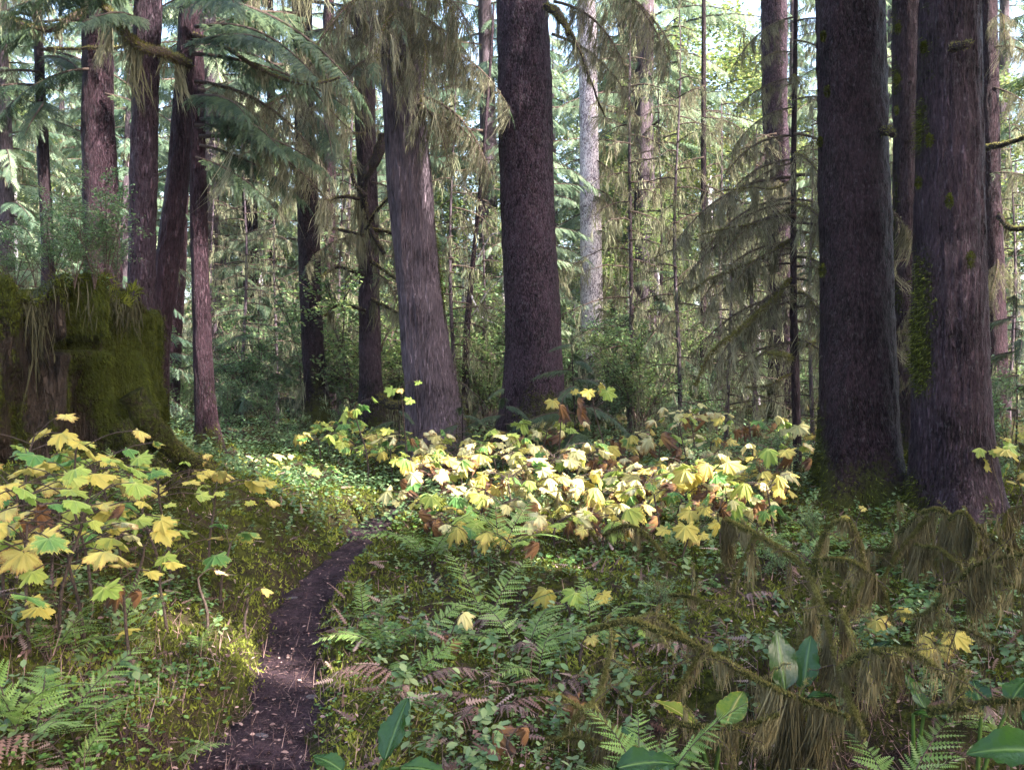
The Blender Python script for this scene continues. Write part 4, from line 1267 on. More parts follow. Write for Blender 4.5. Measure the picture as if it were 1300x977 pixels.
# far hillside forest as one mass
r = np.random.default_rng(70)
g = Geo()
for q in range(100):
    D = r.uniform(82, 190)
    x = r.uniform(-0.62, 0.62) * D
    H = r.uniform(14, 24)
    z0 = float(zbase(D)) - 0.5
    n = 150
    u = r.uniform(0.05, 1, n) ** 0.8
    az = r.uniform(0, 6.28, n)
    L = (H * 0.17) * (1 - u) ** 0.8 + 0.4
    d = np.stack([np.cos(az), np.sin(az), -0.35 - 0.3 * r.uniform(0, 1, n)], 1)
    M = frames(d, (0, 0, 1)) * np.stack([L * 0.9, L, L], 1)[:, None, :]
    g.scatter(F_FAR, M, np.stack([np.full(n, x), np.full(n, D), z0 + H * u], 1), 0, r.uniform(0.1, 0.9, n))
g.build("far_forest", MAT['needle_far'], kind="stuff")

# ------------------------------------------------------------------ unseen trees added outside the frame, crowns shaped to cast the shade
LIT = [  # sunlit spots: centre, radius
    ((0.2, 10.4, 0.8), 1.3), ((-0.9, 10.7, 0.7), 1.05), ((-1.7, 11.2, 0.6), 0.55), ((1.3, 10.0, 0.8), 1.0), ((2.0, 10.6, 0.9), 0.6), ((-2.4, 12.6, 0.7), 0.5),
    (tuple(pxw(385, 852, 5.2)), -0.25), (tuple(pxw(300, 775, 5.8)), 0.0), (tuple(pxw(262, 735, 6.0)), -0.3), (tuple(pxw(80, 610, 5.6)), -0.35), (tuple(pxw(160, 640, 5.6)), -0.4), (tuple(pxw(90, 860, 4.2)), -0.3),
    (tuple(pxw(255, 450, 12.2)), 0.2), (tuple(pxw(255, 370, 12.2)), 0.1), (tuple(pxw(130, 290, 12.5)), 0.0), (tuple(pxw(240, 90, 10.6)), -0.1), (tuple(pxw(740, 835, 5.6)), -0.25), (tuple(pxw(650, 720, 7.5)), -0.1), (tuple(pxw(900, 590, 9.4)), 0.0), (tuple(pxw(530, 230, 13)), 0.1)]
ctr = [(9.5, 1.5), (11.5, 7.0), (15, 3.0), (15.5, 10.0), (20, -1.5), (20.5, 5.5), (26, 1.5), (28, -4.0), (32, -1.0), (24, 9.5), (14, -3.0)]
r = np.random.default_rng(99)
NS = 4500
sx = r.uniform(-8.5, 7, NS)
sy = r.uniform(1.5, 15.5, NS) + np.where(sx < -2.5, r.uniform(0, 2.2, NS), 0.0)
hz = r.uniform(8.5, 20.5, NS)
pos = np.stack([sx, sy, np.full(NS, 0.8)], 1) + SUN[None, :] * ((hz - 0.8) / SUN[2])[:, None]
keep = np.ones(NS, bool)
for c, rad in LIT:
    rel = pos - np.array(c)
    dist = np.linalg.norm(rel - (rel @ SUN)[:, None] * SUN[None, :], axis=1)
    keep &= dist > rad + 0.72
pos = pos[keep]
# extra sprays added to the unseen crowns to shade the big right-hand trunks
NT = 420
pick = r.integers(0, 3, NT)
tg_ = np.array([(4.05, 9.1), (3.45, 9.6), (5.05, 12.8)])[pick]
tz = r.uniform(0.8, 6.8, NT)
extra = np.stack([tg_[:, 0] + r.normal(0, 0.35, NT), tg_[:, 1] + r.normal(0, 0.3, NT), tz], 1)
extra = extra + SUN[None, :] * ((r.uniform(8.5, 17, NT) - tz) / SUN[2])[:, None]
keep = np.ones(NT, bool)
for c, rad in LIT[:6]:
    rel = extra - np.array(c)
    dist = np.linalg.norm(rel - (rel @ SUN)[:, None] * SUN[None, :], axis=1)
    keep &= dist > rad * 0.75
pos = np.vstack([pos, extra[keep]])
ct = np.array(ctr)
own = np.argmin(((pos[:, None, :2] - ct[None]) ** 2).sum(2), axis=1)
CSP = Geo()
twigs(CSP, np.array([(0, t, -0.15 * t * t) for t in np.linspace(0, 1, 6)]), 13, lambda t: 0.55 * (1 - 0.6 * t), feather(3, 0.34, 0.28, 0.2, 0.2), np.random.default_rng(4), 0, 55, 0.2, 0.05, 1.0, (0.3, 0.7), wid=1.3)
CSP = CSP.template()
for q, (cx, cy) in enumerate(ctr):
    sel = pos[own == q]
    o = thing("conifer_tree", "unseen tall conifer added beyond the frame, its crown shaped to shade the ground", "tree", (cx, cy, hpt(cx, cy)), "unseen tall conifers added beyond the frame for shade")
    g = Geo()
    g.add(*tube_geo([(cx, cy, -0.5), (cx, cy, 10), (cx, cy, 22)], [0.42, 0.3, 0.08], 12), 0)
    g.build("trunk", MAT['spruce'], o, smooth=True)
    if len(sel):
        g = Geo()
        d = sel - np.array([cx, cy, 0])
        d[:, 2] = 0
        d = unit(d + r.normal(0, 0.3, d.shape))
        d[:, 2] = -0.25
        n = len(sel)
        l = r.uniform(0.9, 1.5, n)
        g.scatter(CSP, frames(d, np.stack([r.normal(0, 0.3, n), r.normal(0, 0.3, n), np.ones(n)], 1)) * l[:, None, None], sel - d * l[:, None] * 0.5, 0, 0.5)
        g.build("crown", MAT['needle'], o)


# ------------------------------------------------------------------ devil's club
def club_leaf(seed, droop, curl, fold):
    r = np.random.default_rng(seed)
    n = 84
    th = (np.arange(n) / n) * 2 * np.pi - np.pi
    lobes = [(0, 1.0), (44, 0.93), (-44, 0.93), (88, 0.80), (-88, 0.80), (130, 0.58), (-130, 0.58)]
    rad = np.zeros(n)
    vein = np.zeros(n)
    for a, L in lobes:
        a += r.normal(0, 3)
        L *= r.uniform(0.9, 1.08)
        dd = np.abs((np.degrees(th) - a + 180) % 360 - 180)
        s_ = L * (1 - 0.36 * np.clip(dd / 23, 0, 1) ** 1.2 - 0.40 * np.clip((dd - 24) / 30, 0, 1))
        rad = np.maximum(rad, s_)
        vein = np.maximum(vein, np.clip(1 - dd / 7.0, 0, 1))
    rad *= np.where(np.arange(n) % 2 == 0, 1.06, 0.91) * r.uniform(0.96, 1.05, n)
    rad *= 1 - 0.75 * np.exp(-((np.abs(np.degrees(th)) - 180) / 14) ** 2)
    V, T, Mo = [np.array([[0, 0, 0]])], [np.zeros(1)], [np.ones(1)]
    rings = [0.33, 0.66, 0.88, 1.0]
    ph = r.uniform(0, 6.28)
    for q in rings:
        rr = rad * q if q > 0.5 else (rad * 0.6 + 0.25) * q
        x, y = np.sin(th) * rr, np.cos(th) * rr
        z = -droop * rr ** 2 - fold * (1 - vein) * q * 0.16 + curl * 0.12 * q * q * np.sin(3 * th + ph) - 0.10 * droop * np.abs(x)
        V.append(np.stack([x, y, z], 1))
        T.append(np.full(n, q * 0.9 + 0.1 * 0))
        Mo.append(vein * (1 - 0.35 * q))
    f = [np.array([(0, 1 + (a + 1) % n, 1 + a) for a in range(n)])]
    for k_ in range(len(rings) - 1):
        b0, b1 = 1 + k_ * n, 1 + (k_ + 1) * n
        f.append(np.array([(b0 + a, b0 + (a + 1) % n, b1 + (a + 1) % n, b1 + a) for a in range(n)]))
    return np.concatenate(V), f, np.concatenate(T), np.concatenate(Mo)


LEAF = {}
for cname in CLUB:
    LEAF[cname] = []
    for k_ in range(5):
        if cname == 'brown':
            v, f, t, mo = club_leaf(40 + k_, 0.9 + 0.3 * k_, 2.6, 1.6)
            v = v * np.array([0.62, 1.0, 1.0])
        else:
            v, f, t, mo = club_leaf(20 + k_, (0.05, 0.2, 0.35, 0.6, 0.9)[k_], 0.7 + 0.35 * k_, 0.7 + 0.25 * k_)
        g = Geo()
        g.add(v, f, 0, t, mo)
        LEAF[cname].append(g.mesh("leaf", [CLUB[cname]], smooth=True))


def club(label, px, D, hgt, leaves, pal, size=0.13, group=None, spread=0.28, ztop=None, face=0.35, lean=None, open_=False, low=0.72, flat=False):
    """devil's club: a crooked stem with a whorl of big leaves on long stalks"""
    x = (px - RX) / F * D
    z0 = hpt(x, D)
    o = thing("devils_club", label, "plant", (x, D, z0 - 0.02), group)
    if ztop is not None:
        hgt = max(0.12, ztop - z0)
    R_ = random.Random(int(px * 7 + D * 100))
    la = R_.uniform(0, 6.28)
    lx = lean if lean is not None else 0.18 * math.cos(la) * hgt
    top = Vector((lx, 0.12 * math.sin(la) * hgt, hgt))
    g = Geo()
    P = resample([(0, 0, -0.05), (top.x * 0.2 + R_.uniform(-.03, .03), top.y * 0.3, hgt * 0.4), (top.x * 0.8, top.y * 0.7 + R_.uniform(-.03, .03), hgt * 0.8), tuple(top)], 10)
    g.add(*tube_geo(P, np.linspace(0.010, 0.006, 10), 5), 0)
    stalks = []
    cols = [c for c, w in pal for _ in range(w)]
    for q in range(leaves):
        az = q * 2.4 + R_.uniform(-0.4, 0.4)
        u = R_.uniform(low, 1.0) if q else 1.0
        b = Vector(P[int(u * 9)])
        cname = R_.choice(cols)
        sp = spread * R_.uniform(0.55, 1.1)
        tip = b + Vector((math.cos(az) * sp, math.sin(az) * sp, R_.uniform(0.0, 0.12) + (0.03 if cname != 'brown' else -0.06)))
        mid = b.lerp(tip, 0.55) + Vector((0, 0, 0.03))
        g.add(*tube_geo(resample([tuple(b), tuple(mid), tuple(tip)], 6), 0.0032, 4, False), 0)
        sz = size * R_.uniform(0.5, 1.2)
        # the leaf's local +Y points outward along the stalk; it tips down and a little toward the light
        if cname == 'brown':
            rot = Matrix.Rotation(az - math.pi / 2, 3, 'Z') @ Matrix.Rotation(-R_.uniform(0.9, 1.5), 3, 'X') @ Matrix.Rotation(R_.uniform(-.5, .5), 3, 'Y')
        else:
            rot = Matrix.Rotation(az - math.pi / 2 + R_.uniform(-.5, .5), 3, 'Z') @ Matrix.Rotation(-(R_.uniform(-0.05, 0.45) if flat else R_.choice((R_.uniform(0.0, 0.4), R_.uniform(0.3, 1.0)))), 3, 'X') @ Matrix.Rotation(R_.uniform(-.5, .5), 3, 'Y')
            rot = Matrix.Rotation(face * R_.uniform(-0.4, 1.2), 3, 'X') @ rot
            if open_:
                rot = Matrix.Rotation(R_.uniform(0.55, 1.05), 3, 'X') @ Matrix.Rotation(math.pi + R_.uniform(-1.0, 1.0), 3, 'Z') @ Matrix.Rotation(R_.uniform(-.3, .3), 3, 'Y')
        stalks.append((cname, tip, rot, sz))
    st = child("stem", g.mesh("stem", [MAT['twig']]), o)
    for cname, tip, rot, sz in stalks:
        child("leaf", LEAF[cname][R_.randrange(3 if flat else 5)], o, tip, rot.to_euler(), sz)
    return o


PAL_L = [('lime', 5), ('green', 4), ('yellow', 3)]
PAL_C = [('cream', 6), ('yellow', 2), ('lime', 3), ('brown', 2), ('green', 2)]  # pale leaves, with extra cream standing in for the sun's bleaching
PAL_R = [('yellow', 3), ('cream', 4), ('brown', 4), ('lime', 2), ('green', 1)]
PAL_G = [('green', 5), ('lime', 3), ('yellow', 2)]
CG = "devil's club plants of the sunlit thicket"
r = np.random.default_rng(21)
rows = [("at the path's end before the crooked mossy tree", 400, 505, 9, 11.3, 13.2, PAL_G, 0.22, 0.45),
        ("in the front edge of the sunlit thicket", 525, 985, 20, 8.3, 9.4, PAL_C, 0.22, 0.40),
        ("in the middle of the sunlit thicket", 500, 1000, 20, 9.6, 10.9, PAL_C, 0.28, 0.55),
        ("at the back of the thicket against the big trunks", 505, 1025, 20, 11.0, 12.4, PAL_C, 0.28, 0.85)]
for where, a, b, n, d0, d1, pal, h0, h1 in rows:
    for q in range(n):
        px = a + (b - a) * (q + r.uniform(0.15, 0.85)) / n
        D = r.uniform(d0, d1)
        pl = PAL_R if px > 740 else pal
        club(f"devil's club {where}, {ORD[q]} from left", px, D, r.uniform(h0, h1), int(r.integers(8, 13)), pl, 0.118, CG, spread=0.33, face=0.25)
for lab, px, D, py, nl, pal, sz in [
    ("tall devil's club with lime leaves before the crooked mossy tree", 468, 11.4, 508, 5, PAL_G, 0.12),
    ("tall leggy devil's club with a lime tuft before the cedar", 522, 11.2, 482, 4, [('lime', 3), ('yellow', 1)], 0.11),
    ("tall devil's club with hanging brown leaves right of the central spruce", 772, 10.8, 486, 6, [('lime', 3), ('yellow', 1), ('brown', 3)], 0.12),
    ("slim devil's club with pale tuft before the central spruce's right edge", 705, 11.2, 497, 4, [('yellow', 2), ('lime', 1), ('brown', 2)], 0.11),
    ("devil's club with bright tuft under the bearded sapling's drooping bough", 878, 11.0, 528, 7, PAL_C, 0.12),
    ("broad green-yellow devil's club at the thicket's end, before the sapling", 890, 8.6, 588, 8, [('lime', 4), ('green', 2), ('yellow', 2), ('brown', 1)], 0.14),
    ("devil's club with flat yellow leaves before the slim sapling", 985, 8.5, 604, 6, [('yellow', 4), ('lime', 2), ('brown', 1)], 0.125),
    ("low devil's club with green leaves under the slim sapling", 955, 8.2, 648, 5, [('green', 4), ('lime', 1)], 0.12),
    ("devil's club with drooping brown leaf in front of the thicket", 840, 8.0, 610, 6, PAL_R, 0.14),
    ("devil's club leaning over the fern bed with yellow leaves", 650, 7.2, 705, 5, [('yellow', 5), ('lime', 1), ('brown', 2)], 0.125),
    ("devil's club with golden leaves beside the middle ferns", 600, 7.5, 690, 4, [('yellow', 4), ('brown', 1)], 0.10),
    ("small yellow devil's club near the fern bed's middle", 722, 6.4, 745, 4, [('yellow', 2), ('lime', 2)], 0.11),
    ("low devil's club with wide yellow leaves at the thicket's right front", 770, 8.0, 665, 6, [('yellow', 4), ('cream', 2), ('lime', 1)], 0.13),
    ("low devil's club with mixed leaves left of the bearded fallen boughs", 868, 7.6, 668, 6, [('yellow', 3), ('lime', 2), ('green', 2)], 0.12),
    ("devil's club with bright yellow leaves right of the furrowed trunk", 1272, 9.0, 560, 8, [('yellow', 4), ('lime', 4)], 0.125),
    ("devil's club by the photo's right edge, below the shrub", 1300, 9.6, 600, 7, [('yellow', 3), ('lime', 3), ('green', 2)], 0.12),
    ("yellow sprig of devil's club before the massive dark trunk", 1090, 8.0, 652, 2, [('yellow', 1)], 0.09),
    ("ragged yellow devil's club amid the hanging moss", 1128, 5.9, 778, 2, [('yellow', 1)], 0.10),
    ("golden devil's club under the moss-hung boughs", 1205, 5.3, 805, 3, [('cream', 2), ('yellow', 2)], 0.105),
    ("low devil's club with one flat lemon leaf beneath the moss boughs", 1160, 5.2, 812, 1, [('yellow', 1)], 0.085),
    ("devil's club with large star-shaped yellow leaf over the dark hollow", 742, 5.3, 832, 1, [('yellow', 1)], 0.105),
    ("devil's club with lemon-green leaf beside the big star-shaped leaf", 800, 5.6, 812, 2, [('lime', 1), ('yellow', 1)], 0.085),
    ("devil's club with a folded brown leaf at the photo's bottom", 640, 4.3, 955, 2, [('brown', 1)], 0.11),
    ("withered devil's club with curled brown leaves by the hollow", 725, 4.9, 890, 3, [('brown', 1)], 0.10),
    ("dried devil's club with curled leaves behind the brown fronds", 575, 5.4, 835, 2, [('brown', 1), ('cream', 1)], 0.09),
]:
    z = CAMZ - (py - RY) / F * D
    club(lab, px, D, 0.5, nl, pal, sz, None, 0.22 if nl > 3 else 0.10, ztop=z - 0.06, face=0.35, open_=nl <= 4)
for lab, px, D, py, nl, pal, sz in [
    ("devil's club half hidden at the stump's foot, pale top leaves", 20, 6.2, 556, 9, PAL_L, 0.12),
    ("devil's club with layered lime leaves in front of the stump's middle", 95, 6.0, 590, 9, PAL_L, 0.12),
    ("devil's club with drooped leaves before the stump's right root", 155, 6.3, 600, 8, PAL_L, 0.115),
    ("low devil's club with brown-edged leaves under the left cluster", 75, 4.9, 640, 8, [('yellow', 4), ('lime', 3), ('brown', 2)], 0.12),
    ("low spreading devil's club at the left edge, green and yellow", -10, 4.6, 650, 8, PAL_L, 0.125),
    ("low devil's club before the roots with flat lime leaves", 200, 6.0, 640, 7, PAL_L, 0.11),
    ("large devil's club spreading pale leaves before the stump's foot", 65, 5.6, 572, 9, PAL_L, 0.13),
    ("devil's club with broad lime leaves at the photo's left edge", 5, 5.2, 620, 8, PAL_L, 0.135),
    ("devil's club with a big yellow maple-like leaf before the stump", 118, 5.4, 612, 7, [('yellow', 4), ('lime', 3)], 0.13),
    ("devil's club reaching toward the path with yellow flat leaves", 215, 6.4, 612, 9, [('lime', 4), ('yellow', 4)], 0.125),
    ("devil's club with green and yellow leaves between stump roots and path", 265, 6.9, 620, 6, [('yellow', 4), ('lime', 2)], 0.12),
    ("devil's club drooping mixed leaves below the left edge cluster", 40, 4.7, 668, 8, [('lime', 4), ('yellow', 3), ('green', 2)], 0.12),
    ("devil's club with yellowing leaves on the bank under the stump", 110, 5.0, 690, 6, [('yellow', 4), ('cream', 2)], 0.13),
    ("small devil's club with twin yellow leaves on the left bank", 172, 5.6, 690, 2, [('yellow', 3), ('lime', 1)], 0.10),
    ("devil's club with hanging yellow and brown leaves on the bank", 172, 4.9, 735, 4, [('yellow', 3), ('brown', 1)], 0.11),
    ("small devil's club with a few green leaves close to the path", 280, 6.2, 690, 3, [('green', 2), ('yellow', 1)], 0.12),
    ("lone pale leaf of devil's club on the bank by the path", 262, 5.7, 734, 1, [('cream', 1)], 0.10),
    ("small yellow devil's club lower on the bank beside the path", 215, 5.6, 728, 2, [('yellow', 1)], 0.09),
    ("seedling devil's club with yellow leaf at the path's very edge", 313, 5.9, 762, 1, [('yellow', 1)], 0.08),
    ("small devil's club left of the path's end, pale drooping leaves", 240, 8.6, 652, 4, [('yellow', 2), ('lime', 2), ('cream', 1)], 0.12),
    ("low devil's club beyond the roots with bright leaves", 320, 11.2, 602, 6, [('lime', 3), ('cream', 3)], 0.11),
    ("low bright devil's club left of the path's far end", 362, 11.6, 598, 6, PAL_G, 0.11),
    ("low devil's club with pale leaves behind the path's far end", 405, 11.0, 612, 6, PAL_G, 0.11),
]:
    z = CAMZ - (py - RY) / F * D
    club(lab, px, D, 0.5, int(nl * 1.8) if nl > 4 else nl, pal, sz * 0.86, None, 0.36 if nl > 4 else 0.13, ztop=z + 0.02, face=0.15, low=0.3, flat=True)


# ------------------------------------------------------------------ ferns
def frond_mesh(seed, mat, arch, npin=20, curl=0.0):
    r = np.random.default_rng(seed)
    g = Geo()
    t = np.linspace(0, 1, 16)
    P = np.stack([0.06 * np.sin(t * 2.5 + seed), t * (1 - 0.18 * arch * t), 0.42 * t - arch * 0.62 * t ** 2], 1)
    g.add(*tube_geo(P, np.linspace(0.006, 0.0015, 16), 4, False), 1)
    pos_, d_ = along(P, np.array([0.5]))
    up = np.array([0, 0.2, 1.0])
    twigs(g, P, npin * 2, lambda x: 0.30 * (1 - x) ** 0.75 * min(1, max(0.25, (x - 0.05) / 0.25)), F_FERN, r, 0, 72, 0.10 + curl, 0.16, 0.985, (0.25, 0.75), up=up)
    return g.mesh("frond", [MAT[mat], MAT['twig']])


FROND = [frond_mesh(300 + k_, 'fern', 0.55 + 0.25 * k_) for k_ in range(4)]
FROND_D = [frond_mesh(320 + k_, 'fern_dead', 0.9 + 0.2 * k_, 16, 0.5) for k_ in range(3)]


def fern(label, px, py, D, n, size, dead=0, az0=None, fan=6.28, up=0.3):
    """fronds leaving the ground at the point seen at (px, py)"""
    x = (px - RX) / F * D
    z = hpt(x, D)
    o = thing("fern", label, "fern", (x, D, z - 0.02))
    R_ = random.Random(int(px * 3 + py))
    a0 = R_.uniform(0, 6.28) if az0 is None else az0
    for q in range(n):
        a = a0 + fan * (q / max(n, 1)) + R_.uniform(-0.3, 0.3)
        dd = q >= n - dead
        child("frond", (FROND_D if dd else FROND)[R_.randrange(3 if dd else 4)], o, (0, 0, 0), (R_.uniform(0.0, 0.5) + up * (0.2 if dd else 1), R_.uniform(-.25, .25), a), size * R_.uniform(0.9, 1.4), label="withered brown frond" if dd and dead < n else None)
    return o


for lab, px, py, D, n, sz, dead, up in [
    ("green fern just right of the path's far end", 540, 700, 7.6, 6, 0.55, 0, 0.4), ("fern with upright fronds under the thicket's front", 640, 705, 7.4, 6, 0.55, 0, 0.5), ("fern with broad fronds in the fern bed's middle", 625, 760, 6.4, 5, 0.6, 1, 0.35),
    ("fern with long arching frond behind the star-shaped leaf", 665, 805, 5.7, 5, 0.6, 1, 0.3), ("fern with drooping frond right by the brown fronds", 690, 830, 5.2, 4, 0.5, 1, 0.2), ("low fern beside the path's middle", 490, 830, 5.6, 5, 0.42, 0, 0.25),
    ("fern with pinkish withered fronds in front of the fern bed", 520, 850, 5.1, 5, 0.42, 3, 0.2), ("withered fern between the path and the middle ferns", 540, 790, 6.1, 5, 0.42, 4, 0.2),
    ("fern with upright fronds at the photo's left edge", 25, 860, 4.0, 5, 0.5, 0, 0.6), ("half withered fern on the left bank", 80, 880, 4.1, 6, 0.5, 3, 0.3), ("fern gone pale pink at the lower left", 95, 915, 3.9, 5, 0.42, 4, 0.2), ("brown fern clump at the lower left corner", 10, 945, 3.7, 5, 0.4, 4, 0.2),
    ("slender upright fern before the stump's right root", 165, 600, 7.4, 3, 0.62, 0, 0.9), ("green fern among the left bank's yellow leaves", 165, 720, 5.2, 5, 0.5, 0, 0.4), ("fern on the left bank under the stump", 60, 760, 4.7, 5, 0.45, 1, 0.4), ("small fern on the bank above the path", 250, 800, 5.4, 4, 0.3, 1, 0.3),
    ("fern standing at the bottom of the hollow, fronds fanned", 830, 985, 3.9, 7, 0.5, 0, 0.4), ("small fern at the bottom edge of the hollow, right of the fanned one", 955, 985, 3.9, 4, 0.4, 0, 0.5), ("long-fronded fern arching below the mossy boughs", 1150, 970, 4.1, 5, 0.62, 0, 0.55), ("fern at the lower right by the big glossy leaf", 1110, 985, 3.7, 6, 0.42, 0, 0.35),
    ("bright fern at the right edge under the moss boughs", 1290, 850, 4.7, 5, 0.5, 0, 0.5), ("fern behind the moss-draped boughs", 1015, 720, 7.2, 5, 0.5, 1, 0.4), ("small fern left of the fallen branch's tip", 755, 770, 6.1, 4, 0.45, 1, 0.3), ("low dead fern at the foot of the mossy boughs", 935, 740, 6.8, 5, 0.4, 5, 0.2),
    ("withered fern by the dark hollow's left rim", 620, 870, 4.8, 5, 0.42, 5, 0.2), ("reddish dead fern under the right moss boughs", 1230, 850, 5.0, 4, 0.4, 4, 0.2), ("dead fern left of the cabbage leaves", 900, 820, 5.6, 5, 0.42, 5, 0.2), ("green fern right before the path's bend", 470, 760, 6.4, 4, 0.32, 1, 0.3), ("brown fern beside the curled dry leaves", 600, 920, 4.4, 5, 0.38, 5, 0.2), ("fern on the shaded bank foot left of the path", 215, 890, 4.3, 4, 0.3, 1, 0.3)]:
    fern(lab, px, py, D, n, sz, dead, up=up)


# ------------------------------------------------------------------ skunk cabbage
def paddle(seed, bend):
    r = np.random.default_rng(seed)
    nu, nv = 15, 11
    u, v = np.meshgrid(np.linspace(0, 1, nu), np.linspace(-1, 1, nv), indexing='ij')
    wd = 0.29 * np.sin(np.pi * np.clip(u, 0, 1) ** 0.8) ** 0.75 * (1 - 0.15 * u) + 0.012
    wav = 0.03 * np.sin(u * 13 + v * 2 + seed) * np.abs(v) ** 2
    ribs = 0.024 * np.cos((u * 2.2 - np.abs(v) * 0.55) * 22)
    x = v * wd
    y = u - 0.15 * bend * u ** 2
    z = 0.10 * np.abs(v) * wd * 2 + wav + ribs * np.abs(v) - bend * 0.35 * u ** 2
    V = np.stack([x, y, z], -1).reshape(-1, 3)
    i, j = np.meshgrid(np.arange(nu - 1), np.arange(nv - 1), indexing='ij')
    Q = np.stack([i * nv + j, i * nv + j + 1, (i + 1) * nv + j + 1, (i + 1) * nv + j], -1).reshape(-1, 4)
    g = Geo()
    g.add(V, Q, 0, (np.abs(v) * 0.8).ravel(), np.clip(1 - np.abs(v) * 7, 0, 1).ravel())
    P = np.array([(0, 0.95 - 0.1 * a, -0.008) for a in range(3)])
    t = np.linspace(0, 1, 9)
    P = np.stack([t * 0, t * 0.9 - 0.15 * bend * (t * .9) ** 2, -0.006 - bend * 0.35 * (t * .9) ** 2], 1)
    vv, ff = tube_geo(P, np.linspace(0.018, 0.004, 9), 5, False)
    g.add(vv, ff, 0, 0.2, 1.0)
    return g


PAD = {c: [paddle(400 + k_, b).mesh("leaf", [CABB[c]], smooth=True) for k_, b in enumerate((0.2, 0.7, 1.2))] for c in CABB}


def cabbage(label, px, D, leaves):
    """leaves: (px, py, D of the leaf's middle, length, lean direction in degrees (0 = right, 90 = away), pitch up in degrees, roll, colour)"""
    x = (px - RX) / F * D
    z = hpt(x, D)
    o = thing("skunk_cabbage", label, "plant", (x, D, z))
    for (lx, ly, lD, ln, az, pitch, roll, c, kk) in leaves:
        w = Vector(pxw(lx, ly, lD)) - o.location
        a, e = math.radians(az), math.radians(pitch)
        d = Vector((math.cos(a) * math.cos(e), math.sin(a) * math.cos(e), math.sin(e)))
        base = w - d * ln * 0.5
        rot = Matrix.Rotation(a - math.pi / 2, 3, 'Z') @ Matrix.Rotation(e, 3, 'X') @ Matrix.Rotation(math.radians(roll), 3, 'Y')
        lf = child("leaf", PAD[c][kk], o, base, rot.to_euler(), ln)
        g = Geo()
        g.add(*tube_geo(resample([(0, 0, -0.03), tuple(base * 0.5 + Vector((0, 0, 0.01))), tuple(base)], 7), np.linspace(0.012, 0.008, 7), 6, False), 0, 0.1, 0.8)
        child("stalk", g.mesh("stalk", [CABB['green']], smooth=True), o)
    return o


cabbage("skunk cabbage beside the path with one tall glossy leaf", 478, 4.05, [(502, 922, 4.05, 0.26, 60, 58, -15, 'green', 0), (540, 972, 3.8, 0.20, -10, 8, 10, 'green', 1), (415, 962, 3.9, 0.17, 150, 25, -10, 'green', 1)])
cabbage("skunk cabbage with two upright leaves under the hanging moss", 1008, 4.9, [(992, 835, 4.9, 0.29, 100, 75, 8, 'green', 0), (1024, 838, 4.95, 0.27, 60, 65, -15, 'green', 0), (1045, 880, 4.8, 0.16, 0, 15, 0, 'green', 1)])
cabbage("skunk cabbage with yellowing leaves beneath the fallen mossy branch", 905, 4.6, [(932, 892, 4.55, 0.24, 50, 45, 10, 'old', 1), (858, 897, 4.6, 0.22, 160, 40, -5, 'old', 1)])
cabbage("skunk cabbage with a big leaf lying low at the hollow's bottom", 800, 3.9, [(825, 962, 3.85, 0.27, 5, 15, 15, 'green', 1), (790, 925, 4.3, 0.16, 140, 40, 0, 'green', 2)])
cabbage("skunk cabbage peeping out behind the mossy arch", 1115, 5.3, [(1117, 818, 5.3, 0.16, 20, 40, 0, 'green', 1), (1095, 838, 5.2, 0.14, 170, 30, 0, 'green', 1)])
cabbage("skunk cabbage with narrow dark leaves at right of the arch", 1160, 4.5, [(1162, 875, 4.5, 0.18, 110, 50, 10, 'green', 0), (1190, 905, 4.4, 0.20, -10, 5, 0, 'green', 1)])
cabbage("skunk cabbage with a wet leaf by the mossy post", 1240, 4.5, [(1240, 875, 4.5, 0.20, 80, 40, -10, 'green', 1), (1295, 868, 4.5, 0.22, 40, 35, 0, 'green', 1)])
cabbage("skunk cabbage with one huge glossy leaf in the lower right corner", 1300, 3.7, [(1283, 945, 3.7, 0.34, 175, 10, -25, 'green', 1), (1320, 900, 3.9, 0.22, 60, 40, 0, 'green', 0)])
cabbage("small skunk cabbage by the fern bed's right side", 752, 6.6, [(745, 770, 6.6, 0.18, 100, 60, 0, 'green', 0), (765, 752, 6.7, 0.16, 30, 40, 0, 'green', 1)])


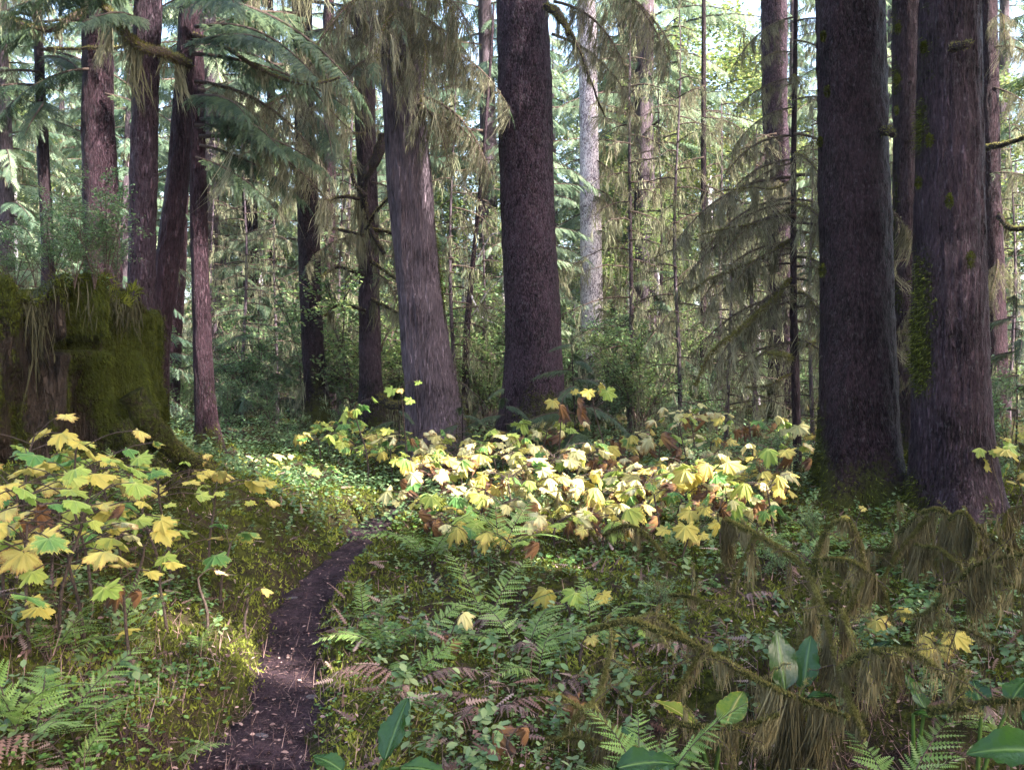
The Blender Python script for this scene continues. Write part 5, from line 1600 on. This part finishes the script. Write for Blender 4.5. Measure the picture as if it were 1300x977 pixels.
# ------------------------------------------------------------------ fallen boughs hung with moss
def deadfall(label, runs, seed, at):
    """runs: lists of photo points; the first one is the bough, the others its side branches"""
    w = pxw(*at)
    o = thing("mossy_fallen_bough", label, "fallen branch", (w[0], w[1], hpt(w[0], w[1])))
    for q, (pts, r0, dr, dl) in enumerate(runs):
        limb(o, pts, r0 * 0.95, r0 * 0.4, 'twig', 2300, 0.016, int(dr * 1.25), dl, seed + q, name="bough" if q == 0 else "side_branch", moss=0.7, k=7, n=max(20, 8 * len(pts)), beardw=0.0018, hair='beard_low')
    rr_ = np.random.default_rng(seed)
    g = Geo()
    for pts, r0, dr, dl in runs:
        P = resample(np.array([pxw(*q) for q in pts]), 20)
        L = np.linalg.norm(np.diff(P, axis=0), axis=1).sum()
        for _ in range(int(L * 12)):
            p0, d0 = along(P, rr_.uniform(0.05, 1, 1))
            v = unit(rr_.normal(0, 1, 3) + d0[0] * 0.5 + np.array([0, 0, 0.15]))
            l = rr_.uniform(0.06, 0.30)
            q = np.linspace(0, 1, 7)[:, None]
            T = p0[0] + v * l * q + np.array([0, 0, -0.5 * l]) * q ** 2 * rr_.uniform(0, 1) + rr_.normal(0, 0.008, (7, 3)) * q
            g.add(*tube_geo(T, np.linspace(0.004, 0.0015, 7), 4, False), 0)
            fuzz(g, T, 0.003, int(380 * l), 0.014, 0.0026, rr_, 1)
            if rr_.uniform() < 0.6:
                drape(g, T, int(240 * l), 0.02, 0.14, 0.002, rr_, 2, seed=seed, jit=0.008)
    g.build("twigs", [MAT['twig'], MAT['moss_top'], MAT['beard_low']], o, kind="stuff")
    return o


H1 = (0.04, 0.26)
H2 = (0.03, 0.16)
deadfall("long moss-topped branch slanting down across the dark hollow", [
    ([(745, 800, 5.3), (790, 790, 5.2), (840, 803, 5.0), (890, 825, 4.9), (940, 850, 4.75), (985, 875, 4.6), (1030, 893, 4.5), (1075, 912, 4.4)], 0.016, 1500, (0.03, 0.30)),
    ([(800, 790, 5.2), (830, 780, 5.3), (858, 800, 5.2), (880, 818, 5.1)], 0.010, 900, (0.03, 0.2)),
    ([(890, 825, 4.9), (870, 860, 4.8), (850, 900, 4.7)], 0.006, 500, (0.03, 0.14)),
    ([(780, 800, 5.2), (770, 850, 5.0), (755, 900, 4.8)], 0.006, 700, (0.03, 0.16))], 1000, (1075, 930, 4.4))
deadfall("tangled bough with a looped mossy top, left of the right moss heap", [
    ([(920, 660, 6.2), (960, 680, 6.0), (1000, 702, 5.8), (1030, 735, 5.5), (1045, 775, 5.2), (1060, 830, 4.9), (1080, 890, 4.6), (1100, 935, 4.4)], 0.014, 1500, H1),
    ([(1030, 740, 5.5), (1042, 690, 5.6), (1058, 665, 5.6), (1078, 664, 5.5), (1090, 690, 5.5), (1094, 725, 5.4)], 0.014, 1600, H1),
    ([(1045, 712, 5.5), (1075, 712, 5.4), (1100, 728, 5.3), (1120, 748, 5.3), (1135, 790, 5.2)], 0.010, 1500, H1),
    ([(1055, 790, 5.1), (1080, 770, 5.1), (1095, 735, 5.2)], 0.007, 800, H2),
    ([(1035, 760, 5.3), (1020, 800, 5.2), (1010, 850, 5.0)], 0.008, 900, H1),
    ([(1070, 775, 5.1), (1085, 815, 4.9), (1090, 850, 4.8)], 0.008, 900, H2),
    ([(960, 680, 6.0), (940, 720, 5.9), (930, 760, 5.8)], 0.006, 800, H2)], 1100, (1100, 945, 4.4))
deadfall("mossy forked bough rising to the right edge", [
    ([(1160, 800, 5.2), (1185, 775, 5.1), (1210, 745, 5.0), (1235, 720, 4.95), (1265, 710, 4.9), (1310, 706, 4.8)], 0.016, 1400, H1),
    ([(1225, 738, 5.0), (1260, 740, 4.9), (1310, 752, 4.8)], 0.012, 1300, H1),
    ([(1185, 775, 5.1), (1165, 782, 5.1), (1140, 780, 5.2)], 0.007, 800, H2),
    ([(1190, 790, 5.1), (1230, 800, 5.0), (1265, 818, 4.9)], 0.008, 700, H2)], 1200, (1160, 830, 5.2))
deadfall("broad heap of moss-hung boughs before the furrowed trunk's foot", [
    ([(1115, 720, 7.4), (1150, 668, 7.2), (1180, 648, 7.1), (1205, 655, 7.0), (1232, 690, 6.9), (1250, 730, 6.8)], 0.018, 1500, (0.08, 0.42)),
    ([(1205, 660, 6.9), (1222, 652, 6.8), (1240, 672, 6.7), (1246, 705, 6.6)], 0.016, 1500, (0.06, 0.36)),
    ([(1240, 668, 6.8), (1270, 690, 6.7), (1300, 706, 6.6)], 0.012, 1100, (0.06, 0.34)),
    ([(1180, 655, 7.1), (1150, 690, 7.0), (1115, 745, 6.8)], 0.012, 1300, (0.06, 0.4)),
    ([(1130, 700, 7.2), (1100, 700, 7.2), (1075, 720, 7.2)], 0.010, 1000, (0.06, 0.34)),
    ([(1270, 690, 6.7), (1280, 650, 6.8), (1310, 640, 6.8)], 0.010, 900, (0.06, 0.3)),
    ([(1160, 690, 7.0), (1195, 700, 6.8), (1225, 725, 6.6)], 0.010, 1300, (0.06, 0.34))], 1300, (1180, 740, 7.0))
deadfall("arched mossy bough low in the front, like a small bridge", [
    ([(1070, 850, 4.7), (1095, 832, 4.6), (1130, 825, 4.5), (1165, 832, 4.5), (1190, 850, 4.4), (1215, 885, 4.4)], 0.016, 1800, (0.05, 0.24)),
    ([(1130, 826, 4.5), (1140, 860, 4.5), (1135, 905, 4.5)], 0.008, 800, H2)], 1400, (1215, 905, 4.4))
deadfall("level mossy stick at the front right, above the huge glossy leaf", [
    ([(1180, 905, 4.1), (1220, 898, 4.0), (1265, 890, 3.95), (1320, 892, 3.9)], 0.018, 1500, H2),
    ([(1222, 900, 4.1), (1220, 875, 4.1), (1222, 845, 4.1)], 0.020, 900, (0.03, 0.1))], 1500, (1180, 925, 4.1))
deadfall("low mossy stick lying across the hollow's bottom", [
    ([(840, 915, 4.3), (900, 924, 4.25), (950, 920, 4.2), (990, 908, 4.2)], 0.013, 1300, H2)], 1600, (840, 925, 4.3))
deadfall("slanting dry branches at the bottom middle with brown moss", [
    ([(700, 880, 4.6), (760, 915, 4.4), (800, 945, 4.2), (840, 985, 4.0)], 0.008, 600, H2),
    ([(690, 935, 4.2), (745, 940, 4.2), (800, 960, 4.1)], 0.007, 500, H2),
    ([(770, 880, 4.7), (740, 905, 4.5), (715, 935, 4.4)], 0.008, 500, H2)], 1700, (700, 900, 4.6))
deadfall("curved mossy branch behind the star-shaped yellow leaf", [
    ([(795, 785, 6.4), (825, 765, 6.4), (870, 755, 6.3), (900, 765, 6.3)], 0.016, 700, (0.02, 0.12))], 1800, (795, 800, 6.4))
deadfall("slim dark branch poking up through the yellow thicket", [
    ([(655, 580, 9.2), (680, 612, 8.9), (705, 632, 8.6), (735, 655, 8.4), (760, 690, 8.2)], 0.013, 200, (0.02, 0.08)),
    ([(705, 632, 8.6), (712, 660, 8.4), (735, 690, 8.1)], 0.008, 100, (0.02, 0.06))], 1900, (760, 715, 8.2))
deadfall("bent mossy branch left of the sapling under the thicket", [
    ([(765, 680, 7.8), (800, 668, 7.7), (830, 690, 7.5), (850, 720, 7.3)], 0.016, 500, (0.02, 0.10))], 1950, (850, 735, 7.3))

# ------------------------------------------------------------------ moss carpet, herbs and litter
r = np.random.default_rng(500)


def near_points(n, x0=-0.62, x1=0.60, d0=2.9, d1=14.0, pw=1.9):
    D = d0 + (d1 - d0) * r.uniform(0, 1, n) ** pw
    x = r.uniform(x0, x1, n) * D
    c, w = path_c(D)
    e = np.abs(x - c) / w
    return x, D, e


x, D, e = near_points(110000, pw=1.5)
pn = 0.5 + 0.5 * fbm(np.stack([x * 0.9, D * 0.9, x * 0], 1), 3, 61)
ok = (e > 0.92 + 0.20 * sstep(D, 7, 9) + 0.35 * fbm(np.stack([x * 5.5, D * 5.5, x * 0], 1), 3, 31) + 0.2 * r.uniform(-1, 1, len(e))) & (r.uniform(0, 1, len(e)) < 0.35 + 0.9 * pn) & ~((hollow(x, D) > 0.45) & (r.uniform(0, 1, len(e)) < 0.8))
x, D, e = x[ok], D[ok], e[ok]
bank = 0.42 * np.exp(-np.clip(e - 1, 0, 9) / 1.2)
n = len(x)
z = height(x, D)
loc = np.stack([x, D, z], 1)
g = Geo()
for k_ in range(3):
    d = np.stack([r.normal(0, 0.8, n), r.normal(0, 0.8, n), np.ones(n)], 1)
    l = (0.014 + 0.0022 * D) * r.uniform(0.6, 1.5, n)
    M = frames(d, np.stack([r.normal(0, 1, n), r.normal(0, 1, n), r.normal(0, .3, n)], 1)) * np.stack([0.0028 + 0.0006 * D, l, l], 1)[:, None, :]
    patch = 0.5 + 0.5 * fbm(np.stack([x * 3, D * 3, x * 0 + 5], 1), 3, 81)
    g.scatter(SPIKE, M, loc + r.normal(0, 0.012, (n, 3)), 0, np.clip(patch * 1.1 - 0.15 + bank + r.normal(0, 0.15, n), 0, 1))
g.build("moss_carpet", MAT['moss'], kind="stuff")

x, D, e = near_points(36000, pw=1.6)
pn = fbm(np.stack([x * 1.3, D * 1.3, x * 0], 1), 3, 65)
ok = (e > 0.9) & (pn > -0.02 + 0.22 * r.uniform(-1, 1, len(e))) & (r.uniform(0, 1, len(e)) < 0.3 + 0.7 * sstep(e, 1.2, 2.2) + 0.3 * (x < -1.6)) & (hollow(x, D) < 0.5)
x, D = x[ok], D[ok]
n = len(x)
z = height(x, D)
g = Geo()
hh_ = r.uniform(0.02, 0.07, n)
a0 = r.uniform(0, 6.28, n)
siz = r.uniform(0.7, 1.3, n) * (0.020 + 0.014 * vnoise(np.stack([x * 1.7, D * 1.7, x * 0 + 3], 1), 12))
for k_ in range(3):
    a = a0 + k_ * 2.094 + r.normal(0, 0.2, n)
    d = np.stack([np.cos(a), np.sin(a), r.normal(0.0, 0.3, n)], 1)
    up = np.stack([r.normal(0, 0.25, n), r.normal(-0.15, 0.25, n), np.ones(n)], 1)
    M = frames(d, up) * np.stack([siz * 1.35, siz, siz], 1)[:, None, :]
    g.scatter(OVAL, M, np.stack([x, D, z + hh_], 1), 0, r.uniform(0.1, 0.9, n))
g.build("ground_herbs", MAT['herb'], kind="stuff")

# broader bright herbs beyond the path's end and under the thicket
x, D, e = near_points(7000, -0.35, 0.3, 9.0, 17.0, 1.0)
n = len(x)
z = height(x, D)
g = Geo()
for k_ in range(3):
    M = rot_rand(n, r, 0.4) * r.uniform(0.025, 0.06, n)[:, None, None]
    g.scatter(OVAL, M, np.stack([x, D, z + r.uniform(0.03, 0.22, n)], 1) + r.normal(0, 0.03, (n, 3)), 0, r.uniform(0.3, 1.0, n))
g.build("undergrowth_leaves", MAT['shrub'], kind="stuff")

# dead stalks, twigs and needles
x, D, e = near_points(30000, pw=1.6)
ok = r.uniform(0, 1, len(e)) < np.where(e < 1, 0.7, np.where(x < -1.3, 0.25, 0.5))
x, D, e = x[ok], D[ok], e[ok]
n = len(x)
z = height(x, D) + np.where(e < 1, 0.024, 0.02)
g = Geo()
d = np.stack([r.normal(0, 1, n), r.normal(0, 1, n), np.where(e < 1, 0.03, 0.5) * r.normal(0, 1, n)], 1)
l = np.where(e < 1, r.uniform(0.012, 0.07, n), r.uniform(0.03, 0.14, n))
M = frames(d, (0, 0, 1)) * np.stack([0.0012 + 0.0003 * D, l, l * 0.3], 1)[:, None, :]
g.scatter(SPIKE, M, np.stack([x, D, z], 1), 0, r.uniform(0, 1, n))
n = 6000
x, D, e = near_points(n, pw=1.5)
z = height(x, D) + 0.03
M = rot_rand(n, r, 0.35) * r.uniform(0.012, 0.032, n)[:, None, None]
g.scatter(OVAL, M, np.stack([x, D, z], 1), 0, r.uniform(0.2, 1.2, n))
n = 1700
D = 2.9 + 8 * r.uniform(0, 1, n) ** 1.4
c, w = path_c(D)
x = c + w * r.normal(0, 0.6, n)
a = r.uniform(0, 6.28, n)
l = r.uniform(0.012, 0.055, n)
M = frames(np.stack([np.cos(a), np.sin(a), r.normal(0, 0.12, n)], 1), (0, 0, 1)) * np.stack([np.full(n, 0.0022), l, l], 1)[:, None, :]
g.scatter(SPIKE, M, np.stack([x, D, height(x, D) + 0.03], 1), 0, r.uniform(0.0, 0.6, n))
n = 300
D = 3.0 + 7.5 * r.uniform(0, 1, n) ** 1.4
c, w = path_c(D)
x = c + w * r.normal(0, 0.65, n)
M = rot_rand(n, r, 0.3) * r.uniform(0.012, 0.035, n)[:, None, None]
g.scatter(OVAL, M, np.stack([x, D, height(x, D) + 0.034], 1), 0, r.uniform(0.2, 1.0, n))
g.build("fallen_litter", MAT['litter'], kind="stuff")

# brown tangle in the hollow and on the bank
g = Geo()
n = 9000
x = np.concatenate([r.normal(1.6, 1.1, n // 2), r.normal(-2.0, 0.7, n // 2)])
D = np.concatenate([r.normal(4.5, 0.7, n // 2), r.normal(4.6, 0.9, n // 2)])
z = height(x, D)
d = np.stack([r.normal(0, 1, n), r.normal(0, 1, n), r.uniform(-0.3, 1.6, n)], 1)
l = r.uniform(0.05, 0.2, n)
M = frames(d, (0.1, 0.2, 1)) * np.stack([np.full(n, 0.0022), l, l], 1)[:, None, :]
g.scatter(SPIKE, M, np.stack([x, D, z], 1), 0, r.uniform(0, 1, n))
g.build("dead_stalks", MAT['litter'], kind="stuff")

# ------------------------------------------------------------------ thin haze volume added to lift the background
bm_v = [(sx_ * 330, -90 if sy_ < 0 else 330, -4 if sz_ < 0 else 40) for sz_ in (-1, 1) for sy_ in (-1, 1) for sx_ in (-1, 1)]
hz_me = bpy.data.meshes.new("haze")
hz_me.from_pydata(bm_v, [], [(0, 2, 3, 1), (4, 5, 7, 6), (0, 1, 5, 4), (2, 6, 7, 3), (0, 4, 6, 2), (1, 3, 7, 5)])
m, nt, p, out = new_mat("added_haze")
nt.nodes.remove(p)
pv = N(nt, "ShaderNodeVolumePrincipled")
pv.inputs["Color"].default_value = (0.86, 0.93, 1.0, 1)
pv.inputs["Density"].default_value = 0.0004
pv.inputs["Anisotropy"].default_value = 0.2
nt.links.new(pv.outputs[0], out.inputs["Volume"])
hz_me.materials.append(m)
hz_o = bpy.data.objects.new("haze", hz_me)
hz_o["kind"] = "stuff"
col.objects.link(hz_o)


# taller sprigs, dead fern scraps and dry twigs mixed into the moss
r = np.random.default_rng(808)


def sprig(seed):
    q = np.random.default_rng(seed)
    g = Geo()
    P = np.array([(0.15 * t * t, 0, t) for t in np.linspace(0, 1, 5)])
    g.add(tube_geo(P, 0.012, 3, False)[0], np.array([(a * 3 + b, a * 3 + (b + 1) % 3, a * 3 + 3 + b) for a in range(4) for b in range(3)]), 0, 0.1)
    n = 15
    p, d = along(P, q.uniform(0.3, 1, n))
    M = rot_rand(n, q, 0.35) * q.uniform(0.16, 0.32, n)[:, None, None]
    g.scatter(OVAL, M, p + q.normal(0, 0.10, (n, 3)), 0, q.uniform(0.2, 0.9, n))
    g2 = Geo()
    g2.add(np.concatenate(g.v), [f for f in g.f], 0, np.concatenate(g.t))
    return g2.template()


x, D, e = near_points(1500, pw=1.5)
ok = (e > 2.2) & (hollow(x, D) < 0.7)
x, D = x[ok], D[ok]
n = len(x)
up = np.stack([r.normal(0, 0.3, n), r.normal(0, 0.3, n), np.ones(n)], 1)
Mz = frames(np.stack([np.cos(r.uniform(0, 6.28, n)), np.sin(r.uniform(0, 6.28, n)), np.zeros(n)], 1), up) * r.uniform(0.07, 0.20, n)[:, None, None]
g = Geo()
half = n // 2
for k_, sl_ in enumerate((slice(0, half), slice(half, n))):
    g.scatter(sprig(k_), Mz[sl_], np.stack([x, D, height(x, D)], 1)[sl_], 0, r.uniform(0.2, 0.8, len(x[sl_])))
g.build("undergrowth_sprigs", MAT['shrub'], kind="stuff")

x, D, e = near_points(1900, pw=1.4)
ok = e > 1.1
x, D = x[ok], D[ok]
n = len(x)
d = np.stack([r.normal(0, 1, n), r.normal(0, 1, n), r.normal(0.1, 0.4, n)], 1)
l = r.uniform(0.05, 0.17, n)
M = frames(d, np.stack([r.normal(0, .5, n), r.normal(-.3, .5, n), np.ones(n)], 1)) * l[:, None, None]
g = Geo()
g.scatter(F_FERN, M, np.stack([x, D, height(x, D) + r.uniform(0.01, 0.09, n)], 1), 0, r.uniform(0.0, 0.9, n))
g.build("dead_fern_litter", MAT['fern_dead'], kind="stuff")
